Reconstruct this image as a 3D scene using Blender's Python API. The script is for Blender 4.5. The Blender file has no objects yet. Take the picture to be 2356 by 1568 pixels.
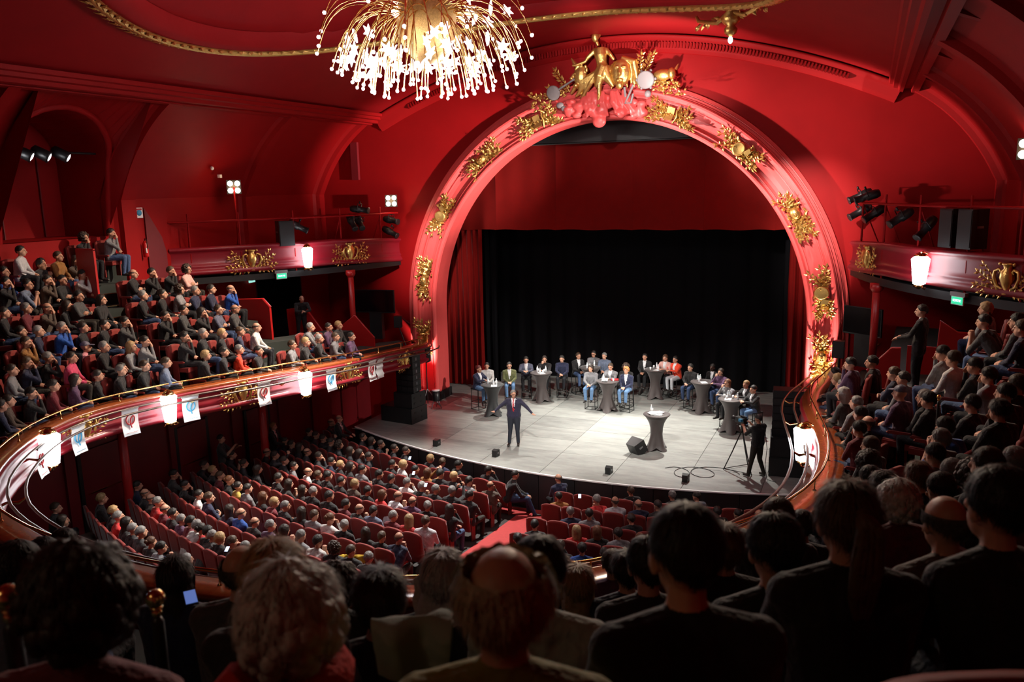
import bpy, bmesh, math, random
from math import sin, cos, pi, radians, sqrt, atan2, hypot
from mathutils import Vector, Matrix, noise
import numpy as np

R = random.Random(11)
COL = bpy.context.scene.collection
SC = bpy.context.scene

# ------------------------------------------------------------------ camera
def make_camera():
    x, y, z = 8.2523, -26.4218, 8.0094
    yaw, pit, rol = -0.4173, -0.1882, -0.0223
    F = Vector((sin(yaw)*cos(pit), cos(yaw)*cos(pit), sin(pit)))
    R0 = Vector((cos(yaw), -sin(yaw), 0)); U0 = R0.cross(F)
    Rr = cos(rol)*R0 + sin(rol)*U0; U = -sin(rol)*R0 + cos(rol)*U0
    cd = bpy.data.cameras.new('camera'); cam = bpy.data.objects.new('camera', cd); COL.objects.link(cam)
    cd.sensor_width = 36; cd.lens = 36*1859.7/2356; cd.clip_start = .05; cd.clip_end = 200
    m = Matrix((Rr, U, -F)).transposed().to_4x4(); m.translation = (x, y, z); cam.matrix_world = m
    cd.dof.use_dof = True; cd.dof.focus_distance = 21; cd.dof.aperture_fstop = 2.8
    SC.camera = cam
make_camera()

# ------------------------------------------------------------------ world, exposure
w = bpy.data.worlds.new('world'); SC.world = w; w.use_nodes = True
w.node_tree.nodes['Background'].inputs[0].default_value = (.02, .01, .01, 1)
w.node_tree.nodes['Background'].inputs[1].default_value = .02
SC.view_settings.view_transform = 'Standard'; SC.view_settings.look = 'None'
SC.view_settings.gamma = 1; SC.view_settings.use_curve_mapping = False
SC.view_settings.exposure = 0.0
SC.cycles.use_denoising = True; SC.cycles.use_adaptive_sampling = True; SC.cycles.adaptive_threshold = .02
SC.cycles.max_bounces = 5; SC.cycles.diffuse_bounces = 3; SC.cycles.glossy_bounces = 2
SC.cycles.transmission_bounces = 2; SC.cycles.sample_clamp_indirect = 4; SC.cycles.sample_clamp_direct = 40
SC.cycles.caustics_reflective = False; SC.cycles.caustics_refractive = False

# ------------------------------------------------------------------ lights
def spot(name, loc, target, energy, color, size, blend=.6, rad=.12):
    ld = bpy.data.lights.new(name, 'SPOT'); ld.energy = energy; ld.color = color
    ld.spot_size = radians(size); ld.spot_blend = blend; ld.shadow_soft_size = rad
    o = bpy.data.objects.new(name, ld); COL.objects.link(o); o.location = loc
    d = Vector(target) - Vector(loc); o.rotation_euler = d.to_track_quat('-Z', 'Y').to_euler()
    return o
def point(name, loc, energy, color, rad=.15):
    ld = bpy.data.lights.new(name, 'POINT'); ld.energy = energy; ld.color = color; ld.shadow_soft_size = rad
    o = bpy.data.objects.new(name, ld); COL.objects.link(o); o.location = loc
    return o
WHT = (1, .97, .9); WRM = (1, .8, .6); COOL = (.86, .93, 1)
# stage wash: profile spots hung behind the arch top, on the gallery rigs and under the vault
spot('stage_backlight', (-3.2, 2.0, 9.2), (-1.4, -1.4, 0), 5400, WHT, 48, 1)
spot('stage_backlight', (3.2, 2.0, 9.2), (2.8, -1.8, 0), 8200, WHT, 54, .9)
spot('stage_frontlight', (-8.6, -3.2, 7.0), (1.0, .8, .8), 4600, WHT, 38, .8)
spot('stage_frontlight', (8.6, -3.2, 7.2), (-2.4, 1.0, .8), 5600, WHT, 40, .8)
spot('stage_frontlight', (2.5, -14.5, 11.6), (.4, -2.2, .8), 11000, WHT, 34, 1)
spot('cornice_fill', (2.2, -3.2, 9.4), (2.4, -.4, 12.6), 1300, (1, .86, .82), 95, 1)  # unseen lamp added to brighten the cornice and front of the vault
# arch wash from the two gallery rigs and from mid-hall, foot-of-pier uplights
spot('arch_wash', (-7.9, -4.6, 7.4), (3.9, 0, 9.0), 32000, (1, .86, .8), 24, 1)
spot('arch_wash', (8.0, -4.8, 7.6), (-3.6, 0, 8.9), 25000, (1, .86, .8), 27, 1)
spot('arch_wash', (4.5, -6.0, 9.5), (6.5, 0, 6.9), 4600, (1, .84, .78), 34, 1)
spot('arch_wash', (1.5, -9.5, 11.8), (.3, 0, 11.2), 2200, (1, .9, .84), 36, 1)
spot('arch_wash', (-3.0, -6.0, 8.0), (-6.7, 0, 5.6), 4200, (1, .84, .78), 30, 1)
spot('pier_uplight', (-7.05, -1.1, .5), (-7.0, -.05, 3.0), 2300, (1, .87, .78), 60, .9, .05)
spot('pier_uplight', (7.05, -1.1, .8), (7.05, -.05, 3.3), 2300, (1, .87, .78), 60, .9, .05)
# chandelier lamps, then unseen fill lamps added to brighten the audience
for px, py in ((-.35-1.5, -11), (-.35+1.5, -11), (-.35, -12.5), (-.35, -9.5)):
    point('chandelier_light', (px, py, 10.3), 185, (1, .95, .95), .35)
spot('audience_fill', (-1.5, -6, 11.6), (-8.2, -10.0, 4.0), 7500, WRM, 60, .9)
spot('audience_fill', (2, -6, 11.6), (9.3, -12.5, 4.0), 4800, WRM, 54, .9)
spot('audience_fill', (-1.5, -3.0, 11.2), (-3.2, -11, -.5), 15000, WHT, 60, .9)
spot('audience_fill', (3, -6.5, 11.6), (5.5, -22, 5.2), 3000, WRM, 44, .9)
point('rear_fill', (4.0, -28.6, 10.8), 38, (1, .82, .5), .3)  # added behind the camera to lift the backs of the near heads

# ------------------------------------------------------------------ materials
MATS = {}
def mat(name, col, rough=.6, metal=0, spec=.5, var=.0, vs=6, bump=0, bs=40, emit=0, ecol=None, coat=0, sheen=0):
    m = bpy.data.materials.new(name); m.use_nodes = True; nt = m.node_tree; b = nt.nodes['Principled BSDF']
    b.inputs['Base Color'].default_value = (*col, 1); b.inputs['Roughness'].default_value = rough
    b.inputs['Metallic'].default_value = metal; b.inputs['Specular IOR Level'].default_value = spec
    if coat: b.inputs['Coat Weight'].default_value = coat; b.inputs['Coat Roughness'].default_value = .15
    if sheen: b.inputs['Sheen Weight'].default_value = sheen; b.inputs['Sheen Roughness'].default_value = .4
    if var or bump:
        tc = nt.nodes.new('ShaderNodeTexCoord')
    if var:
        n = nt.nodes.new('ShaderNodeTexNoise'); n.inputs['Scale'].default_value = vs; n.inputs['Detail'].default_value = 6
        nt.links.new(tc.outputs['Object'], n.inputs['Vector'])
        mx = nt.nodes.new('ShaderNodeMix'); mx.data_type = 'RGBA'
        nt.links.new(n.outputs['Fac'], mx.inputs[0])
        mx.inputs[6].default_value = (*[c*(1-var) for c in col], 1); mx.inputs[7].default_value = (*[min(1, c*(1+var)) for c in col], 1)
        nt.links.new(mx.outputs[2], b.inputs['Base Color'])
    if bump:
        n2 = nt.nodes.new('ShaderNodeTexNoise'); n2.inputs['Scale'].default_value = bs; n2.inputs['Detail'].default_value = 4
        nt.links.new(tc.outputs['Object'], n2.inputs['Vector'])
        bp = nt.nodes.new('ShaderNodeBump'); bp.inputs['Strength'].default_value = bump; bp.inputs['Distance'].default_value = .02
        nt.links.new(n2.outputs['Fac'], bp.inputs['Height']); nt.links.new(bp.outputs[0], b.inputs['Normal'])
    if emit:
        b.inputs['Emission Color'].default_value = (*(ecol or col), 1); b.inputs['Emission Strength'].default_value = emit
    MATS[name] = m
    return m
def info_mat(name, kind, rough=.7, spec=.4, sheen=0):
    """colour from the object's own colour / random value, so that all copies can share a mesh"""
    m = bpy.data.materials.new(name); m.use_nodes = True; nt = m.node_tree; b = nt.nodes['Principled BSDF']
    b.inputs['Roughness'].default_value = rough; b.inputs['Specular IOR Level'].default_value = spec
    if sheen: b.inputs['Sheen Weight'].default_value = sheen
    oi = nt.nodes.new('ShaderNodeObjectInfo'); tc = nt.nodes.new('ShaderNodeTexCoord')
    n = nt.nodes.new('ShaderNodeTexNoise'); n.inputs['Scale'].default_value = 14; n.inputs['Detail'].default_value = 5
    nt.links.new(tc.outputs['Object'], n.inputs['Vector'])
    if kind == 'color':
        mx = nt.nodes.new('ShaderNodeMix'); mx.data_type = 'RGBA'; mx.blend_type = 'MULTIPLY'; mx.inputs[0].default_value = 1
        mr = nt.nodes.new('ShaderNodeMapRange'); mr.inputs[3].default_value = .7; mr.inputs[4].default_value = 1.3
        nt.links.new(n.outputs['Fac'], mr.inputs[0]); nt.links.new(oi.outputs['Color'], mx.inputs[6]); nt.links.new(mr.outputs[0], mx.inputs[7])
        nt.links.new(mx.outputs[2], b.inputs['Base Color'])
    else:
        cr = nt.nodes.new('ShaderNodeValToRGB'); cr.color_ramp.interpolation = 'CONSTANT' if kind != 'skin' else 'LINEAR'
        stops = {'skin': [(0, (.50, .25, .16)), (.6, (.62, .34, .23)), (1, (.44, .21, .13))],
                 'legs': [(0, (.012, .012, .014)), (.35, (.03, .05, .11)), (.55, (.015, .016, .02)), (.75, (.06, .1, .2)), (.87, (.03, .025, .02))]}[kind]
        e = cr.color_ramp.elements
        e[0].position = stops[0][0]; e[0].color = (*stops[0][1], 1); e[1].position = stops[-1][0]; e[1].color = (*stops[-1][1], 1)
        for p, c in stops[1:-1]:
            q = e.new(p); q.color = (*c, 1)
        nt.links.new(oi.outputs['Random'], cr.inputs[0]); nt.links.new(cr.outputs[0], b.inputs['Base Color'])
    bp = nt.nodes.new('ShaderNodeBump'); bp.inputs['Strength'].default_value = .8 if kind != 'skin' else .05; bp.inputs['Distance'].default_value = .03
    nt.links.new(n.outputs['Fac'], bp.inputs['Height']); nt.links.new(bp.outputs[0], b.inputs['Normal'])
    return m
RED = mat('red_paint_wall', (.29, .004, .005), .6, spec=.15, var=.12, vs=1.5, bump=.05, bs=30)
CEIL = mat('red_paint_ceiling', (.29, .006, .008), .6, spec=.15, var=.12, vs=1.2, bump=.04, bs=20)
ARCH = mat('red_paint_arch', (.78, .095, .09), .36, var=.06, vs=4)
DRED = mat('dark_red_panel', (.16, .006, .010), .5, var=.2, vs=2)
FASC = mat('crimson_gloss_paint', (.26, .009, .020), .4, var=.1, vs=5, coat=.15)
PARA = mat('red_parapet_paint', (.42, .012, .012), .4, var=.1, vs=3)
WOOD = mat('varnished_ledge_wood', (.30, .07, .018), .25, var=.4, vs=9, coat=.5)
GOLD = mat('gold_leaf', (.83, .52, .16), .34, metal=.9, var=.25, vs=9, bump=.3, bs=30)
BRASS = mat('polished_brass', (.85, .58, .22), .18, metal=1)
BLK = mat('black_metal', (.012, .012, .013), .4)
BLKC = mat('black_cloth', (.004, .004, .005), .9, spec=.1)
BLKP = mat('black_painted_wood', (.012, .012, .013), .5, var=.2)
GREY = mat('grey_metal', (.25, .25, .26), .35, metal=.6)
VEL = mat('red_velvet_seat', (.21, .011, .006), .75, sheen=.25, var=.15, vs=10)
CURT = mat('red_velvet_curtain', (.15, .004, .003), .85, spec=.1, sheen=.05, var=.15, vs=3)
CARP = mat('red_carpet', (.38, .03, .03), .85, var=.2, vs=14, bump=.2, bs=90)
DFLR = mat('dark_hall_floor', (.02, .012, .011), .6, var=.3, vs=3)
TABC = mat('brown_black_stretch_cloth', (.055, .042, .04), .6, sheen=.3)
TABB = mat('black_stretch_cloth', (.022, .023, .024), .6, sheen=.3)
WHITE = mat('white_paper', (.85, .85, .84), .6)
BOTL = mat('clear_bottle', (.75, .82, .86), .1, spec=.8)
REDP = mat('red_print', (.45, .01, .015), .6)
BLUP = mat('blue_print', (.05, .32, .55), .6)
BULB = mat('lit_bulb', (1, 1, 1), .4, emit=26, ecol=(1, .96, 1))
STARW = mat('frosted_glass_star', (.95, .95, .95), .3, emit=2.0, ecol=(1, .97, .97))
LANT = mat('lit_lantern_glass', (1, 1, 1), .4, emit=11, ecol=(.97, .98, 1))
LENS = mat('lit_lens', (1, 1, 1), .4, emit=9, ecol=(1, .93, .8))
LENSW = mat('lit_lens_white', (1, 1, 1), .4, emit=14, ecol=(.95, .97, 1))
GLASS = mat('dark_lens_glass', (.25, .28, .32), .08, spec=.9)
EXITG = mat('lit_green_sign', (.02, .5, .25), .5, emit=1.1, ecol=(.03, .6, .3))
EXITW = mat('lit_sign_letters', (.8, 1, .9), .5, emit=2.5, ecol=(.7, 1, .85))
STEPE = mat('yellow_step_edge', (.45, .36, .14), .5)
STEPC = mat('dark_green_carpet', (.025, .032, .028), .85, var=.2)
PHONE = mat('lit_phone_screen', (.6, .75, 1), .4, emit=3, ecol=(.5, .65, 1))
SILV = mat('silver_paint', (.26, .23, .23), .5, metal=0)
SKIN = info_mat('skin', 'skin', .5, .4)
CLOTH = info_mat('clothing', 'color', .75, .3, .2)
LEGS = info_mat('trousers', 'legs', .8, .3)
HAIR = info_mat('hair', 'color', .55, .5)
SHOE = mat('dark_shoe_leather', (.02, .016, .014), .4)
SHIRT = mat('white_shirt', (.75, .75, .77), .7)
EYE = mat('dark_eye', (.02, .015, .012), .3)
LIP = mat('lip', (.42, .14, .11), .5)
# stage floor: matt grey sheets, every sheet its own tone
SF = bpy.data.materials.new('grey_stage_floor'); SF.use_nodes = True
def _sf():
    nt = SF.node_tree; b = nt.nodes['Principled BSDF']; b.inputs['Roughness'].default_value = .42
    oi = nt.nodes.new('ShaderNodeObjectInfo'); tc = nt.nodes.new('ShaderNodeTexCoord')
    n = nt.nodes.new('ShaderNodeTexNoise'); n.inputs['Scale'].default_value = 1.6; n.inputs['Detail'].default_value = 9; n.inputs['Roughness'].default_value = .7
    mp = nt.nodes.new('ShaderNodeMapping'); mp.inputs['Scale'].default_value = (.6, 2.2, 1); nt.links.new(tc.outputs['Object'], mp.inputs[0])
    nt.links.new(mp.outputs[0], n.inputs['Vector'])
    a = nt.nodes.new('ShaderNodeMath'); a.operation = 'MULTIPLY_ADD'; a.inputs[1].default_value = .30
    nt.links.new(oi.outputs['Random'], a.inputs[0]); nt.links.new(n.outputs['Fac'], a.inputs[2])
    cr = nt.nodes.new('ShaderNodeValToRGB'); cr.color_ramp.elements[0].position = .3; cr.color_ramp.elements[0].color = (.13, .13, .125, 1)
    cr.color_ramp.elements[1].position = .95; cr.color_ramp.elements[1].color = (.38, .39, .36, 1)
    nt.links.new(a.outputs[0], cr.inputs[0]); nt.links.new(cr.outputs[0], b.inputs['Base Color'])
_sf()

# ------------------------------------------------------------------ mesh helpers
class MB:
    def __init__(s): s.v = []; s.f = []; s.m = []; s.s = []
    def add(s, vs, fs, m=0, smooth=False):
        o = len(s.v); s.v += [tuple(p) for p in vs]
        for f in fs: s.f.append([i+o for i in f]); s.m.append(m); s.s.append(smooth)
    def box(s, c, d, m=0, rz=0, rx=0, ry=0):
        hx, hy, hz = d[0]/2, d[1]/2, d[2]/2
        M = Matrix.Rotation(rz, 3, 'Z') @ Matrix.Rotation(ry, 3, 'Y') @ Matrix.Rotation(rx, 3, 'X')
        vs = [Vector(c) + M @ Vector((x*hx, y*hy, z*hz)) for x in (-1, 1) for y in (-1, 1) for z in (-1, 1)]
        s.add(vs, [(0, 1, 3, 2), (4, 6, 7, 5), (0, 4, 5, 1), (2, 3, 7, 6), (0, 2, 6, 4), (1, 5, 7, 3)], m)
    def tube(s, pts, r, n=8, m=0, caps=True, closed=False):
        pts = [Vector(p) for p in pts]; k = len(pts); rs = r if isinstance(r, (list, tuple)) else [r]*k
        vs = []; prev = None
        for i, p in enumerate(pts):
            t = (pts[(i+1) % k] - pts[i-1]) if closed else (pts[min(i+1, k-1)] - pts[max(i-1, 0)])
            t = t.normalized() if t.length > 1e-9 else Vector((0, 0, 1))
            if prev is None: u = t.orthogonal().normalized()
            else: u = (prev - t*prev.dot(t)); u = u.normalized() if u.length > 1e-6 else t.orthogonal().normalized()
            prev = u; w_ = t.cross(u)
            vs += [p + rs[i]*(cos(2*pi*j/n)*u + sin(2*pi*j/n)*w_) for j in range(n)]
        fs = []
        for i in range(k if closed else k-1):
            a = i*n; b = ((i+1) % k)*n
            fs += [(a+j, a+(j+1) % n, b+(j+1) % n, b+j) for j in range(n)]
        s.add(vs, fs, m, True)
        if caps and not closed:
            s.add(vs[:n], [tuple(range(n))[::-1]], m); s.add(vs[-n:], [tuple(range(n))], m)
    def lathe(s, prof, n=16, c=(0, 0, 0), m=0, smooth=True, M=None):
        vs = []
        for (r, z) in prof:
            for j in range(n):
                p = Vector((r*cos(2*pi*j/n), r*sin(2*pi*j/n), z))
                if M: p = M @ p
                vs.append(p + Vector(c))
        fs = [(i*n+j, i*n+(j+1) % n, (i+1)*n+(j+1) % n, (i+1)*n+j) for i in range(len(prof)-1) for j in range(n)]
        fs += [tuple(range(n))[::-1], tuple(range((len(prof)-1)*n, len(prof)*n))]
        s.add(vs, fs, m, smooth)
    def ell(s, c, r, m=0, nu=12, nv=8, M=None):
        prof = [(sin(pi*i/nv), -cos(pi*i/nv)) for i in range(nv+1)]
        prof[0] = (.02, -1); prof[-1] = (.02, 1)
        if not isinstance(r, (tuple, list)): r = (r, r, r)
        D = Matrix.Diagonal(Vector(r)); s.lathe(prof, nu, c, m, True, (M @ D) if M else D)
    def sweep(s, path, frames, prof, m=0, smooth=False, closed=False, mi=None):
        """path points; frames = [(A,B)] vectors; prof = [(a,b)]"""
        k = len(prof); vs = []
        for p, (A, B) in zip(path, frames):
            vs += [Vector(p) + A*a + B*b for a, b in prof]
        n = len(path)
        for i in range(n if closed else n-1):
            a = i*k; b = ((i+1) % n)*k
            for j in range(k-1):
                s.f.append([len(s.v)+q for q in (a+j, b+j, b+j+1, a+j+1)]); s.m.append(mi[j] if mi else m); s.s.append(smooth)
        s.v += [tuple(p) for p in vs]
    def prism(s, pts, h, m=0, up=Vector((0, 0, 1))):
        n = len(pts); vs = [Vector(p) for p in pts] + [Vector(p) + up*h for p in pts]
        s.add(vs, [tuple(range(n))[::-1], tuple(range(n, 2*n))] + [(i, (i+1) % n, n+(i+1) % n, n+i) for i in range(n)], m)
    def leaf(s, p, d, up, L, W, m=0):
        """a solid bent leaf at p along d"""
        p = Vector(p); d = Vector(d).normalized(); up = Vector(up); w_ = d.cross(up).normalized(); up = w_.cross(d).normalized()
        vs = [p, p + d*L*.5 + w_*W*.5 + up*W*.1, p + d*L + up*W*.15, p + d*L*.5 - w_*W*.5 + up*W*.1, p + d*L*.45 + up*W*.42, p + d*L*.45 - up*W*.05]
        s.add(vs, [(0, 1, 4), (1, 2, 4), (2, 3, 4), (3, 0, 4), (1, 0, 5), (2, 1, 5), (3, 2, 5), (0, 3, 5)], m)
    def build(s, name, mats, parent=None, **k):
        me = bpy.data.meshes.new(name); me.from_pydata(s.v, [], s.f)
        for m in (mats if isinstance(mats, (list, tuple)) else [mats]): me.materials.append(m)
        me.polygons.foreach_set('material_index', s.m); me.polygons.foreach_set('use_smooth', s.s); me.update()
        return link(name, me, parent, **k)
def link(name, me, parent=None, label=None, cat=None, group=None, kind=None, loc=None, rz=None):
    o = bpy.data.objects.new(name, me); COL.objects.link(o)
    if parent: o.parent = parent
    if loc is not None: o.location = loc
    if rz is not None: o.rotation_euler = (0, 0, rz)
    if label: o['label'] = label
    if cat: o['category'] = cat
    if group: o['group'] = group
    if kind: o['kind'] = kind
    return o
def thing(name, label, cat, loc=(0, 0, 0), rz=0, group=None):
    return link(name, None, None, label, cat, group, None, loc, rz)
def kids(o): return [c for c in KID.get(o.name, [])]
KID = {}
def copy_tree(o, parent=None):
    c = o.copy(); COL.objects.link(c); c.parent = parent
    for ch in list(o.children): copy_tree(ch, c)
    return c
def place(proto, state, loc, rz=0, label=None, group=None, cat=None, rot=None, scale=None):
    """first use moves the prototype itself, later uses copy it with its parts"""
    o = proto if not state.get(proto.name) else copy_tree(proto)
    state[proto.name] = True
    o.location = loc; o.rotation_euler = rot if rot else (0, 0, rz)
    if scale: o.scale = scale
    if label: o['label'] = label
    if group: o['group'] = group
    if cat: o['category'] = cat
    return o
USED = {}
def txt(name, body, size, m, loc, rot, parent=None, ext=.002, align='CENTER'):
    c = bpy.data.curves.new(name, 'FONT'); c.body = body; c.size = size; c.extrude = ext; c.align_x = align; c.align_y = 'CENTER'
    c.materials.append(m); o = bpy.data.objects.new(name, c); COL.objects.link(o); o.location = loc; o.rotation_euler = rot
    bpy.context.view_layer.update(); me = bpy.data.meshes.new_from_object(o.evaluated_get(bpy.context.evaluated_depsgraph_get())); bpy.data.objects.remove(o)
    o = bpy.data.objects.new(name, me); COL.objects.link(o); o.location = loc; o.rotation_euler = rot
    if parent: o.parent = parent
    return o
# ------------------------------------------------------------------ setting: hall shell
V = Vector
def yedge(x): return -6.22 + (x-1.2)**2/36
def fl(y): return -1.1 + .09*max(0, -6.5-y)
def zl(y): return 2.35 + .95*min(1, max(0, (-y-.5)/10.5))**.8
def kk(y): return .48 + .2*min(1, max(0, (y+18)/6))
RI, RO, ZC, ASP = 6.596, 7.62, 3.447, 1.012
def arch_path(n=180):
    """points (x, z) on the unit arch and outward normal: left foot, up, round, right foot"""
    out = [(-1, z, -1, 0) for z in (0, .8, 1.6, 2.4, 3.0)]
    for i in range(n+1):
        t = pi - pi*i/n
        out.append((cos(t), None, cos(t), sin(t)))
    out += [(1, z, 1, 0) for z in (3.0, 2.4, 1.6, .8, 0)]
    return out
def arch_sweep(prof, mi=None, zlow=0):
    path = []; fr = []
    for (cx, z, nx, nz) in arch_path():
        if z is not None: p = V((cx*0, 0, max(z, zlow))); A = V((nx, 0, 0))
        else: p = V((0, 0, ZC)); A = V((nx, 0, nz*ASP))
        path.append(p); fr.append((A, V((0, 1, 0))))
    mb = MB(); mb.sweep(path, fr, prof, 0, False, mi=mi); return mb
# proscenium frame: reveal, rolls, cove, outer roll, dark back band
prof = [(RI+.02, .95), (RI, .5), (RI, .06), (RI+.03, .0), (RI+.07, -.03), (RI+.12, -.03), (RI+.16, .01), (RI+.165, .05), (RI+.20, .05), (RI+.205, .02), (RI+.24, .02), (RI+.25, .07), (RI+.32, .09),
        (RI+.40, .10), (RI+.55, .10), (RI+.68, .06), (RI+.70, .02), (RI+.73, .02), (RI+.735, .05), (RI+.755, .05), (RI+.76, -.02), (RI+.80, -.08), (RI+.86, -.115), (RI+.92, -.11), (RI+.96, -.07), (RI+.965, -.02), (RO-.02, -.01), (RO-.01, .05), (RO+.06, .06), (RO+.065, .12), (RO+.10, .12),
        (RO+.11, .14), (RO+.20, .17), (RO+.21, .26)]
o = arch_sweep(prof).build('trim_1', ARCH, kind='structure'); o['label'] = 'red moulded frame of the round proscenium arch'
# black plinths under the frame
for sx in (-1, 1):
    mb = MB(); mb.box((sx*(RI+.52), .42, .16), (1.16, 1.12, .34)); mb.build('trim_2', BLK, kind='structure')
# segmental line where the front wall meets the vault
def zv(x): return 12.75 - 2.1*(x/8.95)**2
mb = MB(); n = 96; ins = []; outs = []
for (cx, z, nx, nz) in arch_path(n):
    if z is not None: ins.append((nx*(RO+.15), .25, z-1.2 if z == 0 else z)); outs.append((nx*12.2, .25, z-1.2 if z == 0 else z))
    else:
        p = V((nx*(RO+.15), .25, ZC+nz*(RO+.15)*ASP)); ins.append(tuple(p))
        # hit the rectangle x=+-12.2, z=13.2
        t = min(12.2/abs(nx) if abs(nx) > 1e-6 else 99, (13.3-ZC)/(nz*ASP) if nz > 1e-6 else 99)
        outs.append((nx*t, .25, ZC+nz*ASP*t))
k = len(ins)
mb.add(ins+outs, [(i, i+1, k+i+1, k+i) for i in range(k-1)], 0, False)
mb.build('wall_front', RED, kind='structure')
# arched cornice with dentils on the front wall, under the vault
mb = MB(); path = []; fr = []
for i in range(61):
    x = -8.9 + 17.8*i/60; path.append(V((x, .25, zv(x)-.05))); s_ = -2*2.1*x/8.95**2; up = V((-s_, 0, 1)).normalized(); fr.append((V((0, -1, 0)), up))
mb.sweep(path, fr, [(0, -.52), (.05, -.5), (.07, -.42), (.12, -.40), (.13, -.18), (.2, -.15), (.26, -.06), (.3, 0), (0, .05)], 0, True)
mb.build('trim_3', RED, kind='structure')
mb = MB()
for i in range(150):
    x = -7.4 + 14.8*i/149; s_ = -2*2.1*x/8.95**2
    mb.box((x, .08, zv(x)-.34), (.055, .06, .17), ry=-math.atan(s_))
mb.build('trim_4', RED, kind='structure')
# vault
mb = MB(); nx_, ny_ = 40, 40
grid = []
for j in range(ny_+1):
    for i in range(nx_+1):
        x = -8.95 + 17.9*i/nx_; y = .25 - 29.5*j/ny_
        r = hypot(x, y+11); z = zv(x)
        if r < 6.55: z += .45*(1-(r/6.55)**2)+.12
        grid.append((x, y, z))
mb.add(grid, [(j*(nx_+1)+i, (j+1)*(nx_+1)+i, (j+1)*(nx_+1)+i+1, j*(nx_+1)+i+1) for j in range(ny_) for i in range(nx_)], 0, True)
mb.build('ceiling', CEIL, kind='structure')
# medallion ring: red step moulding and gilded laurel rope
mb = MB(); path = []; fr = []
for i in range(120):
    a = 2*pi*i/120; x, y = 6.7*cos(a), -11+6.7*sin(a); path.append(V((x, y, zv(x)))); fr.append((V((cos(a), sin(a), 0)), V((0, 0, -1))))
mb.sweep(path, fr, [(.2, -.1), (.18, .05), (.1, .1), (-.25, .12), (-.3, .06), (-.45, .05), (-.5, -.3)], 0, True, closed=True)
mb.build('trim_5', CEIL, kind='structure')
ring = thing('ceiling_garland', 'gilded laurel rope moulding running round the ceiling medallion', 'moulding')
mb = MB(); mb.tube([p + V((0, 0, -.14)) for p in path], .10, 7, closed=True); mb.build('rope', GOLD, ring)
mb = MB()
for i in range(560):
    a = 2*pi*i/560; x, y = 6.7*cos(a), -11+6.7*sin(a)
    t = V((-sin(a), cos(a), 0)); o_ = V((cos(a), sin(a), 0)); q = (i % 4-1.5)*.6
    mb.leaf(V((x, y, zv(x)-.16)), t + o_*q, V((0, 0, -1)) + o_*q*.5, .30+R.random()*.06, .15)
g = mb.build('laurel', GOLD, ring); g['kind'] = 'stuff'
def pendant_cluster(a):
    x, y = 7.35*cos(a), -11+7.35*sin(a); z = zv(x)
    t = thing('ceiling_ornament', 'gilded scroll bracket with hanging drop at the edge of the ceiling ring', 'ornament', (x, y, z-.05), a-pi/2)
    mb = MB(); mb.lathe([(.05, -.62), (.14, -.55), (.16, -.45), (.10, -.38), (.20, -.30), (.24, -.2), (.12, -.05), (.2, .05)], 14)
    for sx in (-1, 1):
        mb.tube([(sx*.15, 0, -.1), (sx*.5, 0, -.22), (sx*.9, 0, -.14), (sx*1.25, 0, -.05), (sx*1.35, 0, .08)], [.07, .06, .055, .05, .04], 7)
        for q in range(16): mb.leaf((sx*(.2+q*.075), 0, -.15), (sx*.6, R.uniform(-.7, .7), R.uniform(-1, .3)), (0, -1, 0), .2, .1)
    mb.build('scroll_bracket', GOLD, t)
    mb = MB(); mb.ell((0, 0, -.7), (.06, .06, .09)); mb.build('drop', STARW, t)
    return t
pendant_cluster(radians(48))
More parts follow.
